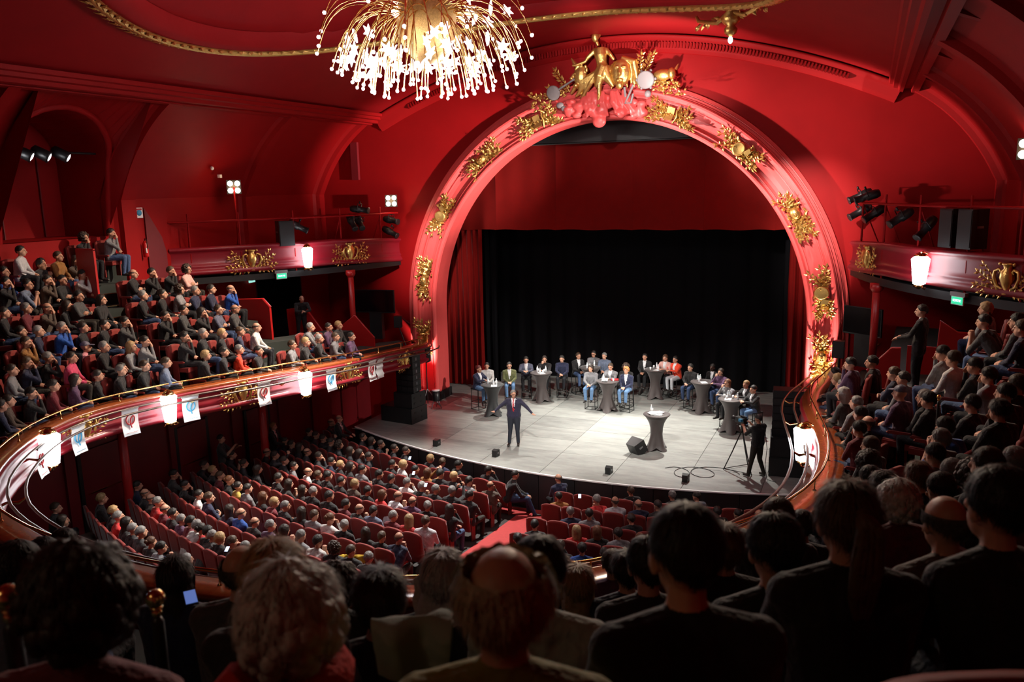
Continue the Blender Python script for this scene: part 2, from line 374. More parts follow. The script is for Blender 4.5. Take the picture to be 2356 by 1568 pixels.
# side beams (cornices) and cove with ribs, both sides
for sx, nm in ((-1, 'left'), (1, 'right')):
    mb = MB(); ys = [.25, -29.2]; X = sx*8.95
    path = [V((X, y, 10.65)) for y in ys]; fr = [(V((sx, 0, 0)), V((0, 0, 1)))]*2
    mb.sweep(path, fr, [(-.45, .12), (-.42, .02), (-.34, 0), (-.32, -.09), (-.2, -.11), (-.16, -.2), (-.06, -.22), (-.04, -.12), (.14, -.12), (.16, -.24), (.34, -.26), (.36, .2)], 0, False)
    mb.build('trim_%d' % (6 if sx < 0 else 7), RED, kind='structure')
    # cove: quarter ellipse from the beam down to the side wall
    def cove(t, d=0): return V((sx*(9.2+2.4*(.6*t+.4*sin(t*pi/2))), 0, 7.9+2.75*(.6*(1-t)+.4*cos(t*pi/2))))
    mb = MB(); k = 14; yy = [.25]+[-1.0*i for i in range(1, 30)]
    hole = (-9.9, -13.1)
    for iy in range(len(yy)-1):
        a, b = yy[iy], yy[iy+1]
        if sx < 0 and a <= -10 and b >= -13.2:
            continue
        for i in range(k):
            p, q = cove(i/k), cove((i+1)/k)
            mb.add([(p.x, a, p.z), (q.x, a, q.z), (q.x, b, q.z), (p.x, b, p.z)], [(0, 1, 2, 3)], 0, True)
    mb.build('ceiling_cove_%s' % nm, RED, kind='structure')
    for y in (-.1, -4.2, -9.2, -13.8, -18.4, -23):
        mb = MB(); path = [V((p.x, y, p.z)) for p in [cove(i/14) for i in range(15)]] + [V((sx*11.6, y, z)) for z in (7, 6, 5)]
        fr = []
        for i, p in enumerate(path):
            d = (path[min(i+1, len(path)-1)]-path[max(i-1, 0)]).normalized(); nrm = V((-sx*abs(d.z), 0, -abs(d.x))).normalized(); fr.append((nrm, V((0, 1, 0))))
        w2 = .3 if y == -9.2 else .2
        mb.sweep(path, fr, [(0, -w2-.1), (.08, -w2), (.22, -w2+.05), (.22, w2-.05), (.08, w2), (0, w2+.1)], 0, False)
        mb.build('trim_8', RED, kind='structure')
    # side wall
    mb = MB()
    X = sx*11.6
    def q4(y0, y1, z0, z1): mb.add([(X, y0, z0), (X, y1, z0), (X, y1, z1), (X, y0, z1)], [(0, 1, 2, 3)])
    if sx < 0:
        q4(.25, -1.5, -1.5, 7.9); q4(-1.5, -3.9, 5.1, 7.9); q4(-1.5, -3.9, -1.5, 2.2); q4(-3.9, -10, -1.5, 7.9); q4(-10, -13.1, -1.5, 6.9); q4(-13.1, -29.2, -1.5, 7.9)
    else: q4(.25, -29.2, -1.5, 7.9)
    mb.build('wall_%s' % nm, RED, kind='structure')
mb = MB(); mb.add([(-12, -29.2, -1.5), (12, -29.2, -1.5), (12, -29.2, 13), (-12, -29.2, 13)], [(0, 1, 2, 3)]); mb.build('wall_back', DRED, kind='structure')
# coffer ribs on the right cove (crossing the slope)
for i, (y, ) in enumerate([(-2.2,), (-6.7,), (-11.4,)]):
    mb = MB(); mb.box((10.1, y, 10.35), (2.2, .22, .3), ry=radians(22)); mb.build('trim_9', RED, kind='structure')
# projection niche in the left cove with arched head
mb = MB(); X0, X1 = -11.5, -13.2; pts = []
for i in range(17):
    t = pi*i/16; pts.append((-11.55 - 1.6*cos(t), 8.9 + 1.35*sin(t)))
arc = [(y, z) for y, z in pts]; arc = [(-13.15, 6.9)] + arc + [(-9.95, 6.9)]
a_ = [(X0+.9*max(0, (z-8.2)/2.0), y, z) for y, z in arc]; b_ = [(X1, y, z) for y, z in arc]
mb.add(a_+b_, [(i, i+1, len(arc)+i+1, len(arc)+i) for i in range(len(arc)-1)] + [tuple(range(len(arc), 2*len(arc)))], 0, False)
mb.add([(-11.55, -13.15, 6.9), (-13.25, -13.15, 6.9), (-13.25, -9.95, 6.9), (-11.55, -9.95, 6.9)], [(0, 1, 2, 3)]); mb.build('wall_niche', RED, kind='structure')
mb = MB()  # plaster face of the lunette above and beside the niche
for i in range(len(arc)-1):
    (y, z), (y2, z2) = arc[i], arc[i+1]
    zt = 10.7; p = a_[i]; p2 = a_[i+1]
    mb.add([p, p2, (-9.15, min(max(y2, -13.2), -9.9), zt), (-9.15, min(max(y, -13.2), -9.9), zt)], [(0, 1, 2, 3)])
mb.build('wall_lunette', RED, kind='structure')
mb = MB(); mb.tube([(a[0]+.05, a[1], a[2]) for a in a_], .09, 8); mb.build('trim_10', RED, kind='structure')
mb = MB()
for y in (-10.6, -11.8, -13.9, -15.2): mb.box((-13.15, y, 8.0), (.04, .03, 2.2))
mb.build('trim_11', DRED, kind='structure')
# stage house
mb = MB()
mb.box((-7.75, 3.0, 5), (.1, 4.4, 13)); mb.build('wall_stage_left', BLKP, kind='structure')
mb = MB(); mb.box((7.75, 3.0, 5), (.1, 4.4, 13)); mb.build('wall_stage_right', BLKP, kind='structure')
mb = MB(); mb.box((0, 3, 11.6), (16, 5, .1)); mb.build('ceiling_stage', BLKP, kind='structure')
# stage
st = thing('stage_floor', 'wide grey stage floor of butted sheets behind a curved front edge', 'stage')
st['kind'] = 'structure'
mb = MB(); xs = [-7.7+15.4*i/48 for i in range(49)]
poly = [(x, yedge(x), -.05) for x in xs] + [(7.7, 5.6, -.05), (-7.7, 5.6, -.05)]
mb.prism(poly, .02); mb.build('underlay', BLKP, st)
xl = [-7.7, -6.0, -4.0, -2.0, 0, 2.0, 4.0, 6.0, 7.7]; yl = [-7, -4.2, -3.0, -1.8, -.6, .6, 1.8, 3.0, 5.5]
for i in range(len(xl)-1):
    for j in range(len(yl)-1):
        off = .0
        a, b = xl[i]+.006, xl[i+1]-.006; y0, y1 = yl[j]+.006, yl[j+1]-.006
        cols = [a+(b-a)*q/6 for q in range(7)]
        lo = [max(y0, yedge(x)) for x in cols]
        if min(lo) >= y1-.02: continue
        lo = [min(l, y1-.001) for l in lo]
        mb = MB(); mb.prism([(x, l, -.03) for x, l in zip(cols, lo)] + [(b, y1, -.03), (a, y1, -.03)], .03+.001*((i+j) % 2)); mb.build('stage_sheet', SF, st)
mb = MB(); path = [V((x, yedge(x), 0)) for x in xs]; fr = [(V((0, -1, 0)), V((0, 0, 1)))]*49
mb.sweep(path, fr, [(-.035, .006), (.02, .006), (.02, -.03)], 0); mb.build('white_edge', WHITE, st)
fr_ = thing('stage_front', 'black panelled vertical face under the curved stage edge', 'stage front'); fr_['kind'] = 'structure'
for i in range(14):
    mb = MB(); a, b = xs[0]+15.4*i/14+.01, xs[0]+15.4*(i+1)/14-.01
    c = [a+(b-a)*q/4 for q in range(5)]
    mb.prism([(x, yedge(x)+.0, -1.25) for x in c] + [(x, yedge(x)+.06, -1.25) for x in c[::-1]], 1.2); mb.build('panel', BLKP, fr_)
mb = MB(); mb.add([(-7.7, yedge(-7.7), -1.3), (-7.7, .3, -1.3), (-7.7, .3, -.02), (-7.7, yedge(-7.7), -.02)], [(0, 1, 2, 3)]); mb.build('side_face', BLKP, fr_)
# stalls floor, carpet
mb = MB(); ys = [-3.5, -6.5, -10, -14, -18, -24]
for a, b in zip(ys, ys[1:]): mb.add([(-9.9, a, fl(a)), (9.9, a, fl(a)), (9.9, b, fl(b)), (-9.9, b, fl(b))], [(0, 1, 2, 3)])
mb.build('floor', DFLR, kind='structure')
mb = MB(); c = [(-6.32, -.38, .02), (-7.0, -.38, .03), (-8.4, -.38, .13), (-10.4, -.4, .30), (-13, -.42, .5), (-20, -.5, .9)]
for (y, a, b), (y2, a2, b2) in zip(c, c[1:]): mb.add([(a-.04, y, fl(y)+.012), (b+.55, y, fl(y)+.012), (b2+.55, y2, fl(y2)+.012), (a2-.04, y2, fl(y2)+.012)], [(0, 1, 2, 3)])
mb.add([(-2.2, -6.3, fl(-6.3)+.01), (6, -5.9, fl(-6)+.01), (6, -6.5, fl(-6.5)+.01), (-2.2, -6.9, fl(-6.9)+.01)], [(0, 1, 2, 3)])
o = mb.build('aisle_carpet', CARP); o['label'] = 'bright red carpet running up the centre aisle to the stage'; o['category'] = 'carpet'
# stalls walls with doors and pilasters
for sx, nm in ((-1, 'left'), (1, 'right')):
    mb = MB(); X = sx*9.9
    mb.add([(X, .25, -1.5), (X, -24, -1.5), (X, -24, 3.4), (X, .25, 2.6)], [(0, 1, 2, 3)])
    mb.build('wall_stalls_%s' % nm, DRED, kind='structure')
    for y in ((-1.6, -3.4, -5.2, -7.4, -9.9, -11.4, -13.2, -15.2) if sx < 0 else (-2, -8)):
        mb = MB(); mb.box((X-sx*.04, y, .6), (.08, .3, 3.6)); mb.build('trim_12', DRED, kind='structure')
for (y, wd, hh) in ((-9.2, 1.1, 2.2), (-12.3, 1.2, 2.2), (-6.4, 1.0, 2.2)):
    d = thing('door_1', 'dark red hall door with brass kick bar in the stalls wall', 'door'); d['kind'] = 'structure'
    z0 = fl(y)
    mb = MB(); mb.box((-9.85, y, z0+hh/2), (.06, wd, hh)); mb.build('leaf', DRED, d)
    mb = MB(); mb.box((-9.81, y, z0+1.05), (.03, wd*.86, .03)); mb.box((-9.81, y, z0+.12), (.03, wd*.86, .03)); mb.build('push_bar', BRASS, d)
    mb = MB(); mb.box((-9.84, y+wd/2+.05, z0+hh/2), (.05, .1, hh+.1)); mb.box((-9.84, y-wd/2-.05, z0+hh/2), (.05, .1, hh+.1)); mb.build('jamb', BLKP, d)
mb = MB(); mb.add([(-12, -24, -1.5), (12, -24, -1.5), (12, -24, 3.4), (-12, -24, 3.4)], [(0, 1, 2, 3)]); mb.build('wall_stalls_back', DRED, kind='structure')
# iron columns under the balcony
for i, (x, y) in enumerate([(-8.9, -7.2), (-9.1, -12.2), (-9.0, -2.6), (8.9, -7.0)]):
    if i == 2: continue
    c_ = thing('iron_column', ['slim red iron column nearer the stage under the left balcony', 'slim red iron column nearest the camera under the left balcony', '', 'slim red iron column hidden under the right balcony'][i], 'column', (x, y, fl(y)))
    mb = MB(); mb.lathe([(.2, 0), (.2, .12), (.13, .2), (.12, 1.0), (.11, 3.4)], 14); mb.build('shaft', PARA, c_)
    mb = MB(); mb.lathe([(.12, 3.2), (.2, 3.3), (.24, 3.5)], 14); mb.build('capital', PARA, c_)
# ------------------------------------------------------------------ balcony
LED = [Vector(p) for p in [[-7.25, -0.1, 2.37], [-6.88, -0.43, 2.39], [-6.58, -0.82, 2.43], [-6.36, -1.26, 2.48], [-6.23, -1.75, 2.53], [-6.15, -2.24, 2.57], [-6.09, -2.73, 2.62], [-6.05, -3.23, 2.67], [-6.02, -3.72, 2.72], [-6.0, -4.22, 2.76], [-5.99, -4.72, 2.81], [-5.97, -5.22, 2.85], [-5.96, -5.72, 2.89], [-5.94, -6.21, 2.93], [-5.94, -6.71, 2.97], [-5.96, -7.21, 3.01], [-6.01, -7.71, 3.05], [-6.06, -8.2, 3.09], [-6.13, -8.7, 3.13], [-6.19, -9.19, 3.17], [-6.25, -9.69, 3.2], [-6.32, -10.18, 3.23], [-6.41, -10.67, 3.26], [-6.54, -11.15, 3.28], [-6.7, -11.63, 3.29], [-6.88, -12.09, 3.3], [-7.07, -12.56, 3.3], [-7.22, -13.03, 3.3], [-7.34, -13.52, 3.3], [-7.4, -14.01, 3.3], [-7.39, -14.51, 3.3], [-7.3, -15.0, 3.3], [-7.15, -15.48, 3.3], [-6.94, -15.94, 3.3], [-6.69, -16.36, 3.3], [-6.4, -16.77, 3.3], [-6.09, -17.16, 3.3], [-5.75, -17.53, 3.3], [-5.39, -17.88, 3.3], [-5.0, -18.19, 3.3], [-4.59, -18.47, 3.3], [-4.15, -18.72, 3.3], [-3.69, -18.92, 3.3], [-3.22, -19.09, 3.3], [-2.74, -19.23, 3.3], [-2.26, -19.35, 3.3], [-1.76, -19.43, 3.3], [-1.27, -19.49, 3.3], [-0.77, -19.52, 3.3], [-0.27, -19.53, 3.3], [0.23, -19.52, 3.3], [0.73, -19.49, 3.3], [1.22, -19.42, 3.3], [1.72, -19.33, 3.3], [2.2, -19.2, 3.3], [2.67, -19.04, 3.3], [3.14, -18.85, 3.3], [3.59, -18.64, 3.3], [4.03, -18.41, 3.3], [4.46, -18.15, 3.3], [4.87, -17.87, 3.3], [5.27, -17.56, 3.3], [5.63, -17.21, 3.3], [5.96, -16.84, 3.3], [6.28, -16.46, 3.3], [6.58, -16.06, 3.3], [6.85, -15.64, 3.3], [7.09, -15.2, 3.3], [7.29, -14.74, 3.3], [7.45, -14.27, 3.3], [7.57, -13.78, 3.3], [7.65, -13.29, 3.3], [7.69, -12.79, 3.3], [7.7, -12.29, 3.3], [7.68, -11.79, 3.29], [7.64, -11.29, 3.29], [7.57, -10.8, 3.27], [7.5, -10.3, 3.24], [7.42, -9.81, 3.21], [7.34, -9.32, 3.18], [7.27, -8.83, 3.14], [7.2, -8.33, 3.1], [7.13, -7.84, 3.06], [7.09, -7.34, 3.02], [7.05, -6.84, 2.98], [7.04, -6.35, 2.94], [7.05, -5.85, 2.9], [7.07, -5.35, 2.86], [7.11, -4.85, 2.82], [7.15, -4.36, 2.77], [7.19, -3.86, 2.72], [7.22, -3.36, 2.67], [7.26, -2.87, 2.62], [7.29, -2.37, 2.57], [7.33, -1.88, 2.51], [7.36, -1.38, 2.46], [7.39, -0.88, 2.4], [7.43, -0.39, 2.35]]]
NL = len(LED)
def led_frame(i):
    t = (LED[min(i+1, NL-1)]-LED[max(i-1, 0)]); t = V((t.x, t.y, 0)).normalized()
    return t, V((t.y, -t.x, 0)) if True else None
# outward (towards the house) normal: the path runs left stage end -> rear -> right stage end (anticlockwise seen from above)
FRM = []
for i in range(NL):
    t, o_ = led_frame(i); FRM.append((o_, V((0, 0, 1))))
CEN = V((0.5, -9, 0))
if (FRM[45][0]).dot(LED[45]-CEN) < 0: FRM = [(-a, b) for a, b in FRM]
bal = thing('balcony_front', 'curving crimson balcony front with moulded lip round the whole hall', 'balcony front'); bal['kind'] = 'structure'
mb = MB(); mb.sweep(LED, FRM, [(.02, -.04), (-.06, -.05), (-.10, -.09), (-.04, -.13), (.0, -.18), (.02, -.24), (-.02, -.38), (-.06, -.45), (-.02, -.48), (-.06, -.53), (-.12, -.57), (-.10, -.63), (-.02, -.68), (.1, -.7), (.35, -.7)], 0, True)
mb.build('fascia', FASC, bal)
mb = MB(); mb.sweep(LED, FRM, [(-.03, -.05), (-.05, 0), (-.02, .03), (.36, .03), (.40, .0), (.38, -.06), (-.03, -.06)], 0, True); mb.build('wooden_ledge', WOOD, bal)
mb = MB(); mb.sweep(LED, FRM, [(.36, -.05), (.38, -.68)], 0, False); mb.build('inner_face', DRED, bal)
mb = MB()
for i in range(0, NL-1):
    pass
def off(i, d):
    p = LED[i] + FRM[i][0]*d
    return V((max(-11.58, min(11.58, p.x)), max(-29, min(.2, p.y)), 0))
mb = MB()
for i in range(NL-1):
    a, b = off(i, .3), off(i+1, .3); c, d = off(i+1, 4.2), off(i, 4.2)
    za, zb = LED[i].z-.7, LED[i+1].z-.7
    cl = lambda p: (max(-9.95, min(9.95, p.x)), p.y)
    mb.add([(*cl(a), za), (*cl(b), zb), (*cl(c), zb), (*cl(d), za)], [(0, 1, 2, 3)])
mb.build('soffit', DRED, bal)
# raked terraces: each row of the balcony is one step
stp = thing('balcony_terraces', 'dark stepped seating terraces of the raked balcony', 'terrace'); stp['kind'] = 'structure'
SD = .85
def sunk(x, y):
    if x < 0 and y > -7.3 and x < -8.15: return 2.35
    if x > 0 and y > -9.1 and x > 8.75: return 3.75
    return None
for s_i in range(0, 11):
    mb = MB(); d0, d1 = s_i*SD+(.36 if s_i == 0 else 0), (s_i+1)*SD; dq = (s_i+.5)*SD
    for i in range(NL-1):
        if s_i > 6 and not (33 < i < 84): continue
        if s_i > 7 and not (33 < i < 76): continue
        P = [off(i, d0), off(i+1, d0), off(i+1, d1), off(i, d1)]
        zs = [zl(p.y)+.35-1.2+kk(p.y)*dq for p in (P[0], P[1], P[1], P[0])]
        c = sum(P, V((0, 0, 0)))/4; sk = sunk(c.x, c.y)
        if s_i >= 5 and c.x < 0 and c.y > -9.4: zs = [zl(p.y)+.35-1.2+kk(p.y)*4.5*SD for p in (P[0], P[1], P[1], P[0])]
        if sk is not None: zs = [sk]*4
        if (P[0]-P[3]).length < .05: continue
        T = [V((p.x, p.y, z)) for p, z in zip(P, zs)]
        Bt = [V((p.x, p.y, z-(.75 if s_i else .1))) for p, z in zip(P, zs)]
        mb.add(T+Bt, [(0, 1, 2, 3), (0, 4, 5, 1), (3, 2, 6, 7)], 0)
    if mb.v: mb.build('row_step', STEPC if 1 else DFLR, stp)
# brass rail
rail = thing('brass_rail', 'slim brass rail on little posts along the balcony ledge', 'rail')
RP = [LED[i] + FRM[i][0]*.12 + V((0, 0, .21)) for i in range(NL)]
mb = MB(); mb.tube(RP, .02, 8); mb.build('handrail', BRASS, rail)
pm = None
for i in range(1, NL, 3):
    if pm is None:
        mb = MB(); mb.lathe([(.035, 0), (.035, .015), (.012, .03), (.012, .185), (.018, .2)], 8); q = mb.build('post', BRASS, rail); pm = q
    else: q = pm.copy(); COL.objects.link(q)
    q.location = RP[i] - V((0, 0, .19))
# lighting pipes outside the balcony front, on curved brackets
for k, (dd, dz, lab) in enumerate([(-.22, -.10, 'inner'), (-.48, -.16, 'outer')]):
    pp = thing('lighting_pipe', 'painted steel lighting pipe following the balcony front, %s of the two' % lab, 'pipe')
    mb = MB(); mb.tube([LED[i] + FRM[i][0]*dd + V((0, 0, dz)) for i in range(2, NL-3)], .026, 8); mb.build('pipe', mat('dull_steel_%s' % lab, (.20, .15, .13), .3, metal=.7), pp)
    if k == 1:
        for i in range(5, NL-4, 5):
            mb = MB(); A = LED[i]; n_ = FRM[i][0]
            mb.tube([A+n_*-.05+V((0, 0, -.25)), A+n_*-.2+V((0, 0, -.2)), A+n_*-.36+V((0, 0, -.24)), A+n_*-.48+V((0, 0, -.17))], [.035, .02, .03, .02], 6)
            mb.build('bracket', BRASS, pp)
# ------------------------------------------------------------------ corner galleries (boxes)
def gal_curve(A, B, b, n=28):
    A = V((*A, 0)); B = V((*B, 0)); m = B-A; nn = V((-m.y, m.x, 0)).normalized()
    if nn.dot(V((0, -10, 0))-A) < 0: nn = -nn
    return [A+m*(i/n)+nn*b*4*(i/n)*(1-i/n) for i in range(n+1)]
GAL = {}
for sx, A, B, side in ((-1, (-7.95, -.1), (-11.6, -7.7), 'left'), (1, (7.78, -.25), (11.6, -7.2), 'right')):
    c = gal_curve(A, B, .6); GAL[side] = c; zt = [6.2+.14*min(1, i/10) for i in range(len(c))]; zb = 5.46
    fr = []
    for i, p in enumerate(c):
        t = (c[min(i+1, 28)]-c[max(i-1, 0)]).normalized(); n_ = V((t.y, -t.x, 0)); n_ = n_ if n_.dot(V((0, -9, 0))-p) > 0 else -n_; fr.append((n_, V((0, 0, 1))))
    GAL[side+'f'] = fr
    g = thing('gallery_front', 'bowed crimson gallery front in the upper %s corner by the arch' % side, 'gallery front'); g['kind'] = 'structure'
    mb = MB(); mb.sweep([V((p.x, p.y, z)) for p, z in zip(c, zt)], fr, [(-.25, .02), (.02, .02), (.07, -.02), (.06, -.08), (.0, -.11), (-.03, -.2), (-.03, -.45), (.0, -.55), (.05, -.6), (.0, -.64), (.06, -.70), (.10, -.76), (.07, -.84), (-.1, -.88), (-.3, -.88)], 0, True)
    mb.build('fascia', FASC, g)
    mb = MB(); mb.sweep([V((p.x, p.y, 5.45)) for p in c], fr, [(-.3, .05), (-.28, -.26), (-.5, -.28)], 0); mb.build('skirt', BLKP, g)
    corner = [(sx*11.6, .25), ]
    pl = [(p.x, p.y, 5.2) for p in c] + [(sx*11.6, .2, 5.2)]
    mb = MB(); mb.prism(pl, .2); mb.build('slab', BLKP, g)
    mb = MB(); mb.lathe([(.10, 2.4 if sx < 0 else 3.2), (.10, 5.2)], 12, (sx*8.5, -2.6, 0)); mb.lathe([(.10, 5.0), (.17, 5.1), (.17, 5.25)], 12, (sx*8.5, -2.6, 0)); mb.build('column', PARA, g)
    # pipe on posts
    rl = thing('gallery_pipe', 'red pipe on posts above the %s gallery front for hanging lamps' % side, 'pipe')
    zp = 7.15 if sx < 0 else 7.35
    pth = [V((p.x, p.y, zp)) - f[0]*.05 for p, f in zip(c, fr)]
    mb = MB(); mb.tube(pth, .035, 8); mb.build('pipe', RED, rl)
    for i in (3, 9, 15, 21, 26):
        mb = MB(); mb.tube([(pth[i].x, pth[i].y, 5.4), (pth[i].x, pth[i].y, zp+.25)], .03, 6)
        q = fr[i][0]*-.8; mb.tube([(pth[i].x, pth[i].y, zp-.05), (pth[i].x+q.x, pth[i].y+q.y, 5.45)], .018, 6); mb.build('post', RED, rl)
    GAL[side+'p'] = pth
# doorway in the left wall under the gallery
d = thing('door_2', 'dark doorway under the left corner gallery', 'door'); d['kind'] = 'structure'
mb = MB(); mb.box((-12.3, -2.7, 3.6), (.1, 2.6, 3.2)); mb.build('curtain', BLKC, d)  # black sheet in place of the darkness inside the doorway
mb = MB(); mb.box((-11.95, -1.47, 3.65), (.7, .06, 2.95)); mb.box((-11.95, -3.93, 3.65), (.7, .06, 2.95)); mb.box((-11.95, -2.7, 5.13), (.7, 2.5, .06)); mb.build('jamb', BLKP, d)
# parapets
def parapet(label, pts, thick, sx=None):
    t = thing('parapet', label, 'parapet'); up = V((0, thick, 0))
    mb = MB(); mb.prism(pts, thick, 0, up=V((0, 1, 0))); mb.build('panel', PARA, t)
    mb = MB(); tops = pts[1:-1] if len(pts) > 4 else pts[1:3]
    mb.tube([V(p)+V((0, thick/2, .0)) for p in tops], thick*.62, 4); mb.build('cap', PARA, t)
parapet('red parapet wall beside the left seating block', [(-11.5, -7.3, 2.3), (-11.5, -7.3, 4.9), (-9.4, -7.3, 4.78), (-8.45, -7.3, 4.84), (-8.2, -7.3, 4.6), (-8.16, -7.3, 2.3)], .08)
parapet('red sloping parapet with bald man leaning on it', [(-10.55, -3.6, 2.2), (-10.62, -3.6, 3.88), (-9.83, -3.6, 4.0), (-8.82, -3.6, 2.8), (-8.8, -3.6, 2.2)], .08)
parapet('low red parapet beside the iron column of the left gallery', [(-8.3, -3.3, 2.3), (-8.6, -3.3, 3.3), (-7.95, -3.3, 3.75), (-7.2, -3.3, 3.0), (-7.2, -3.3, 2.3)], .06)
parapet('red parapet sloping down in front of the standing usher', [(8.38, -7.5, 2.9), (8.36, -7.5, 3.88), (8.83, -7.5, 4.41), (9.0, -7.5, 4.41), (9.02, -7.5, 2.9)], .07)
parapet('red parapet wall behind the standing usher', [(9.15, -6.9, 3.0), (9.15, -6.9, 4.35), (9.75, -6.9, 4.35), (9.77, -6.9, 4.95), (10.1, -6.9, 4.7), (11.5, -6.9, 4.7), (11.5, -6.9, 3.0)], .07)
parapet('short red parapet panel near the right balcony ledge', [(7.58, -8.2, 2.3), (7.58, -8.2, 3.13), (8.08, -8.2, 3.38), (8.1, -8.2, 2.3)], .06)
# aisle stairs with yellow edges in the left wing
def stair(label, pts, wd):
    t = thing('aisle_stair', label, 'stairs')
    for p, q in pts:
        mb = MB(); d = (V(q)-V(p)).normalized(); n_ = V((-d.y, d.x, 0))
        c = (V(p)+V(q))/2; L = (V(q)-V(p)).length; rz = atan2(d.y, d.x)
        mb.box(c+V((0, 0, -.14)), (L, .42, .28), rz=rz); tr = mb.build('tread', STEPC, t)
        mb = MB(); e = V((n_.x, n_.y, 0))*.2; e = e if e.dot(V((1, -.4, 0))) > 0 else -e
        mb.box(c+e+V((0, 0, .003)), (L, .05, .02), rz=rz); mb.build('edge_strip', STEPE, tr)
mb = MB(); mb.prism([(-11.57, -8.53, 7.64), (-11.57, -8.33, 7.35), (-11.57, -7.96, 6.74), (-11.57, -7.84, 6.29), (-11.57, -7.83, 5.4), (-11.57, -8.53, 5.4)], .02, up=V((1, 0, 0))); mb.build('trim_13', DRED, kind='structure')  # flat dark panel, its colour standing for the darkness of an opening
stair('dark carpeted aisle steps with yellow edges dividing the left wing seats', [([-11.11, -11.16, 5.37], [-10.9, -10.34, 5.37]), ([-10.69, -11.23, 5.08], [-10.48, -10.41, 5.08]), ([-10.29, -11.35, 4.82], [-10.08, -10.53, 4.82]), ([-9.86, -11.38, 4.55], [-9.65, -10.56, 4.55]), ([-9.47, -11.5, 4.28], [-9.26, -10.68, 4.28]), ([-9.07, -11.48, 4.01], [-8.86, -10.66, 4.01]), ([-8.71, -11.67, 3.75], [-8.5, -10.85, 3.75]), ([-8.3, -11.64, 3.49], [-8.09, -10.82, 3.49]), ([-7.87, -11.57, 3.23], [-7.66, -10.75, 3.23])], .4)
stair('short dark steps with yellow edges beside the red parapet', [([-8.03, -7.74, 3.56], [-7.95, -6.85, 3.49]), ([-7.75, -7.69, 3.38], [-7.68, -7.04, 3.31]), ([-7.49, -7.78, 3.2], [-7.45, -7.33, 3.16]), ([-7.28, -7.98, 3.06], [-7.26, -7.58, 3.03])], .4)

# ------------------------------------------------------------------ curtains
def curtain(name, label, x0, x1, y, z0, z1, amp, per, m, cat='curtain', lean=0, jit=.3, parts=None):
    mb = MB(); n = int(abs(x1-x0)/per*10)+8; rr = random.Random(int(abs(x0)*100+y*7)); ph = [0]
    for i in range(n): ph.append(ph[-1] + 2*pi*(abs(x1-x0)/n)/per*(1+rr.uniform(-jit, jit)))
    rows = [z0, z0+(z1-z0)*.33, z0+(z1-z0)*.66, z1]; vs = []
    for z in rows:
        for i in range(n+1):
            f = 1 if z == z0 else .8
            vs.append((x0+(x1-x0)*i/n+.02*sin(ph[i]*2+z), y+lean*(z-z0)+amp*f*(sin(ph[i])+.3*sin(ph[i]*2.3+1)), z))
    k = n+1; fs = [(j*k+i, j*k+i+1, (j+1)*k+i+1, (j+1)*k+i) for j in range(3) for i in range(n)]
    mb.add(vs, fs, 0, True); return mb.build(name, m, None, label=label, cat=cat)
curtain('backdrop', 'black cloth backdrop closing the rear of the stage', -7.6, 7.6, 5.25, 0.0, 7.2, .05, .8, BLKC)
curtain('side_curtain', 'black masking curtain at the left edge of the backdrop', -6.4, -5.6, 3.6, 0.01, 6.8, .06, .3, BLKC)
curtain('side_curtain', 'black masking curtain at the right edge of the backdrop', 5.55, 6.4, 3.6, 0.01, 6.8, .06, .3, BLKC)
curtain('leg_curtain', 'gathered red velvet leg curtain at the left of the stage', -7.65, -5.86, 2.62, 0.02, 6.6, .07, .26, CURT)
curtain('leg_curtain', 'gathered red velvet leg curtain at the right of the stage', 5.80, 7.65, 2.62, 0.02, 6.6, .07, .26, CURT)
va = thing('valance', 'flat red velvet valance hanging across the top of the arch', 'valance', (0, 0, 0))
xs_ = [-7.5, -5.1, -2.6, 0.35, 2.9, 5.3, 7.5]
for a, b in zip(xs_, xs_[1:]):
    mb = MB(); k = 14; vs = []
    for z in (6.38, 8, 9.75):
        for i in range(k+1):
            x = a+(b-a)*i/k; vs.append((x, 2.5+.025*sin(i*1.1+a)+.10*(abs(i-k/2)/(k/2))**6*-1+(.012*(z-6.4)), z+(.015*sin(i*.7) if z < 7 else 0)))
    mb.add(vs, [(j*(k+1)+i, j*(k+1)+i+1, (j+1)*(k+1)+i+1, (j+1)*(k+1)+i) for j in range(2) for i in range(k)], 0, True); mb.build('curtain_width', CURT, va)
mb = MB(); mb.box((0, 2.3, 10.3), (15.5, .12, 1.6), rx=radians(0)); mb.tube([(-7.4, 2.2, 9.52), (7.4, 2.2, 9.52)], .03, 6)
mb.build('border_board', BLKP, None, label='black board closing the top of the arch above the valance', cat='border')

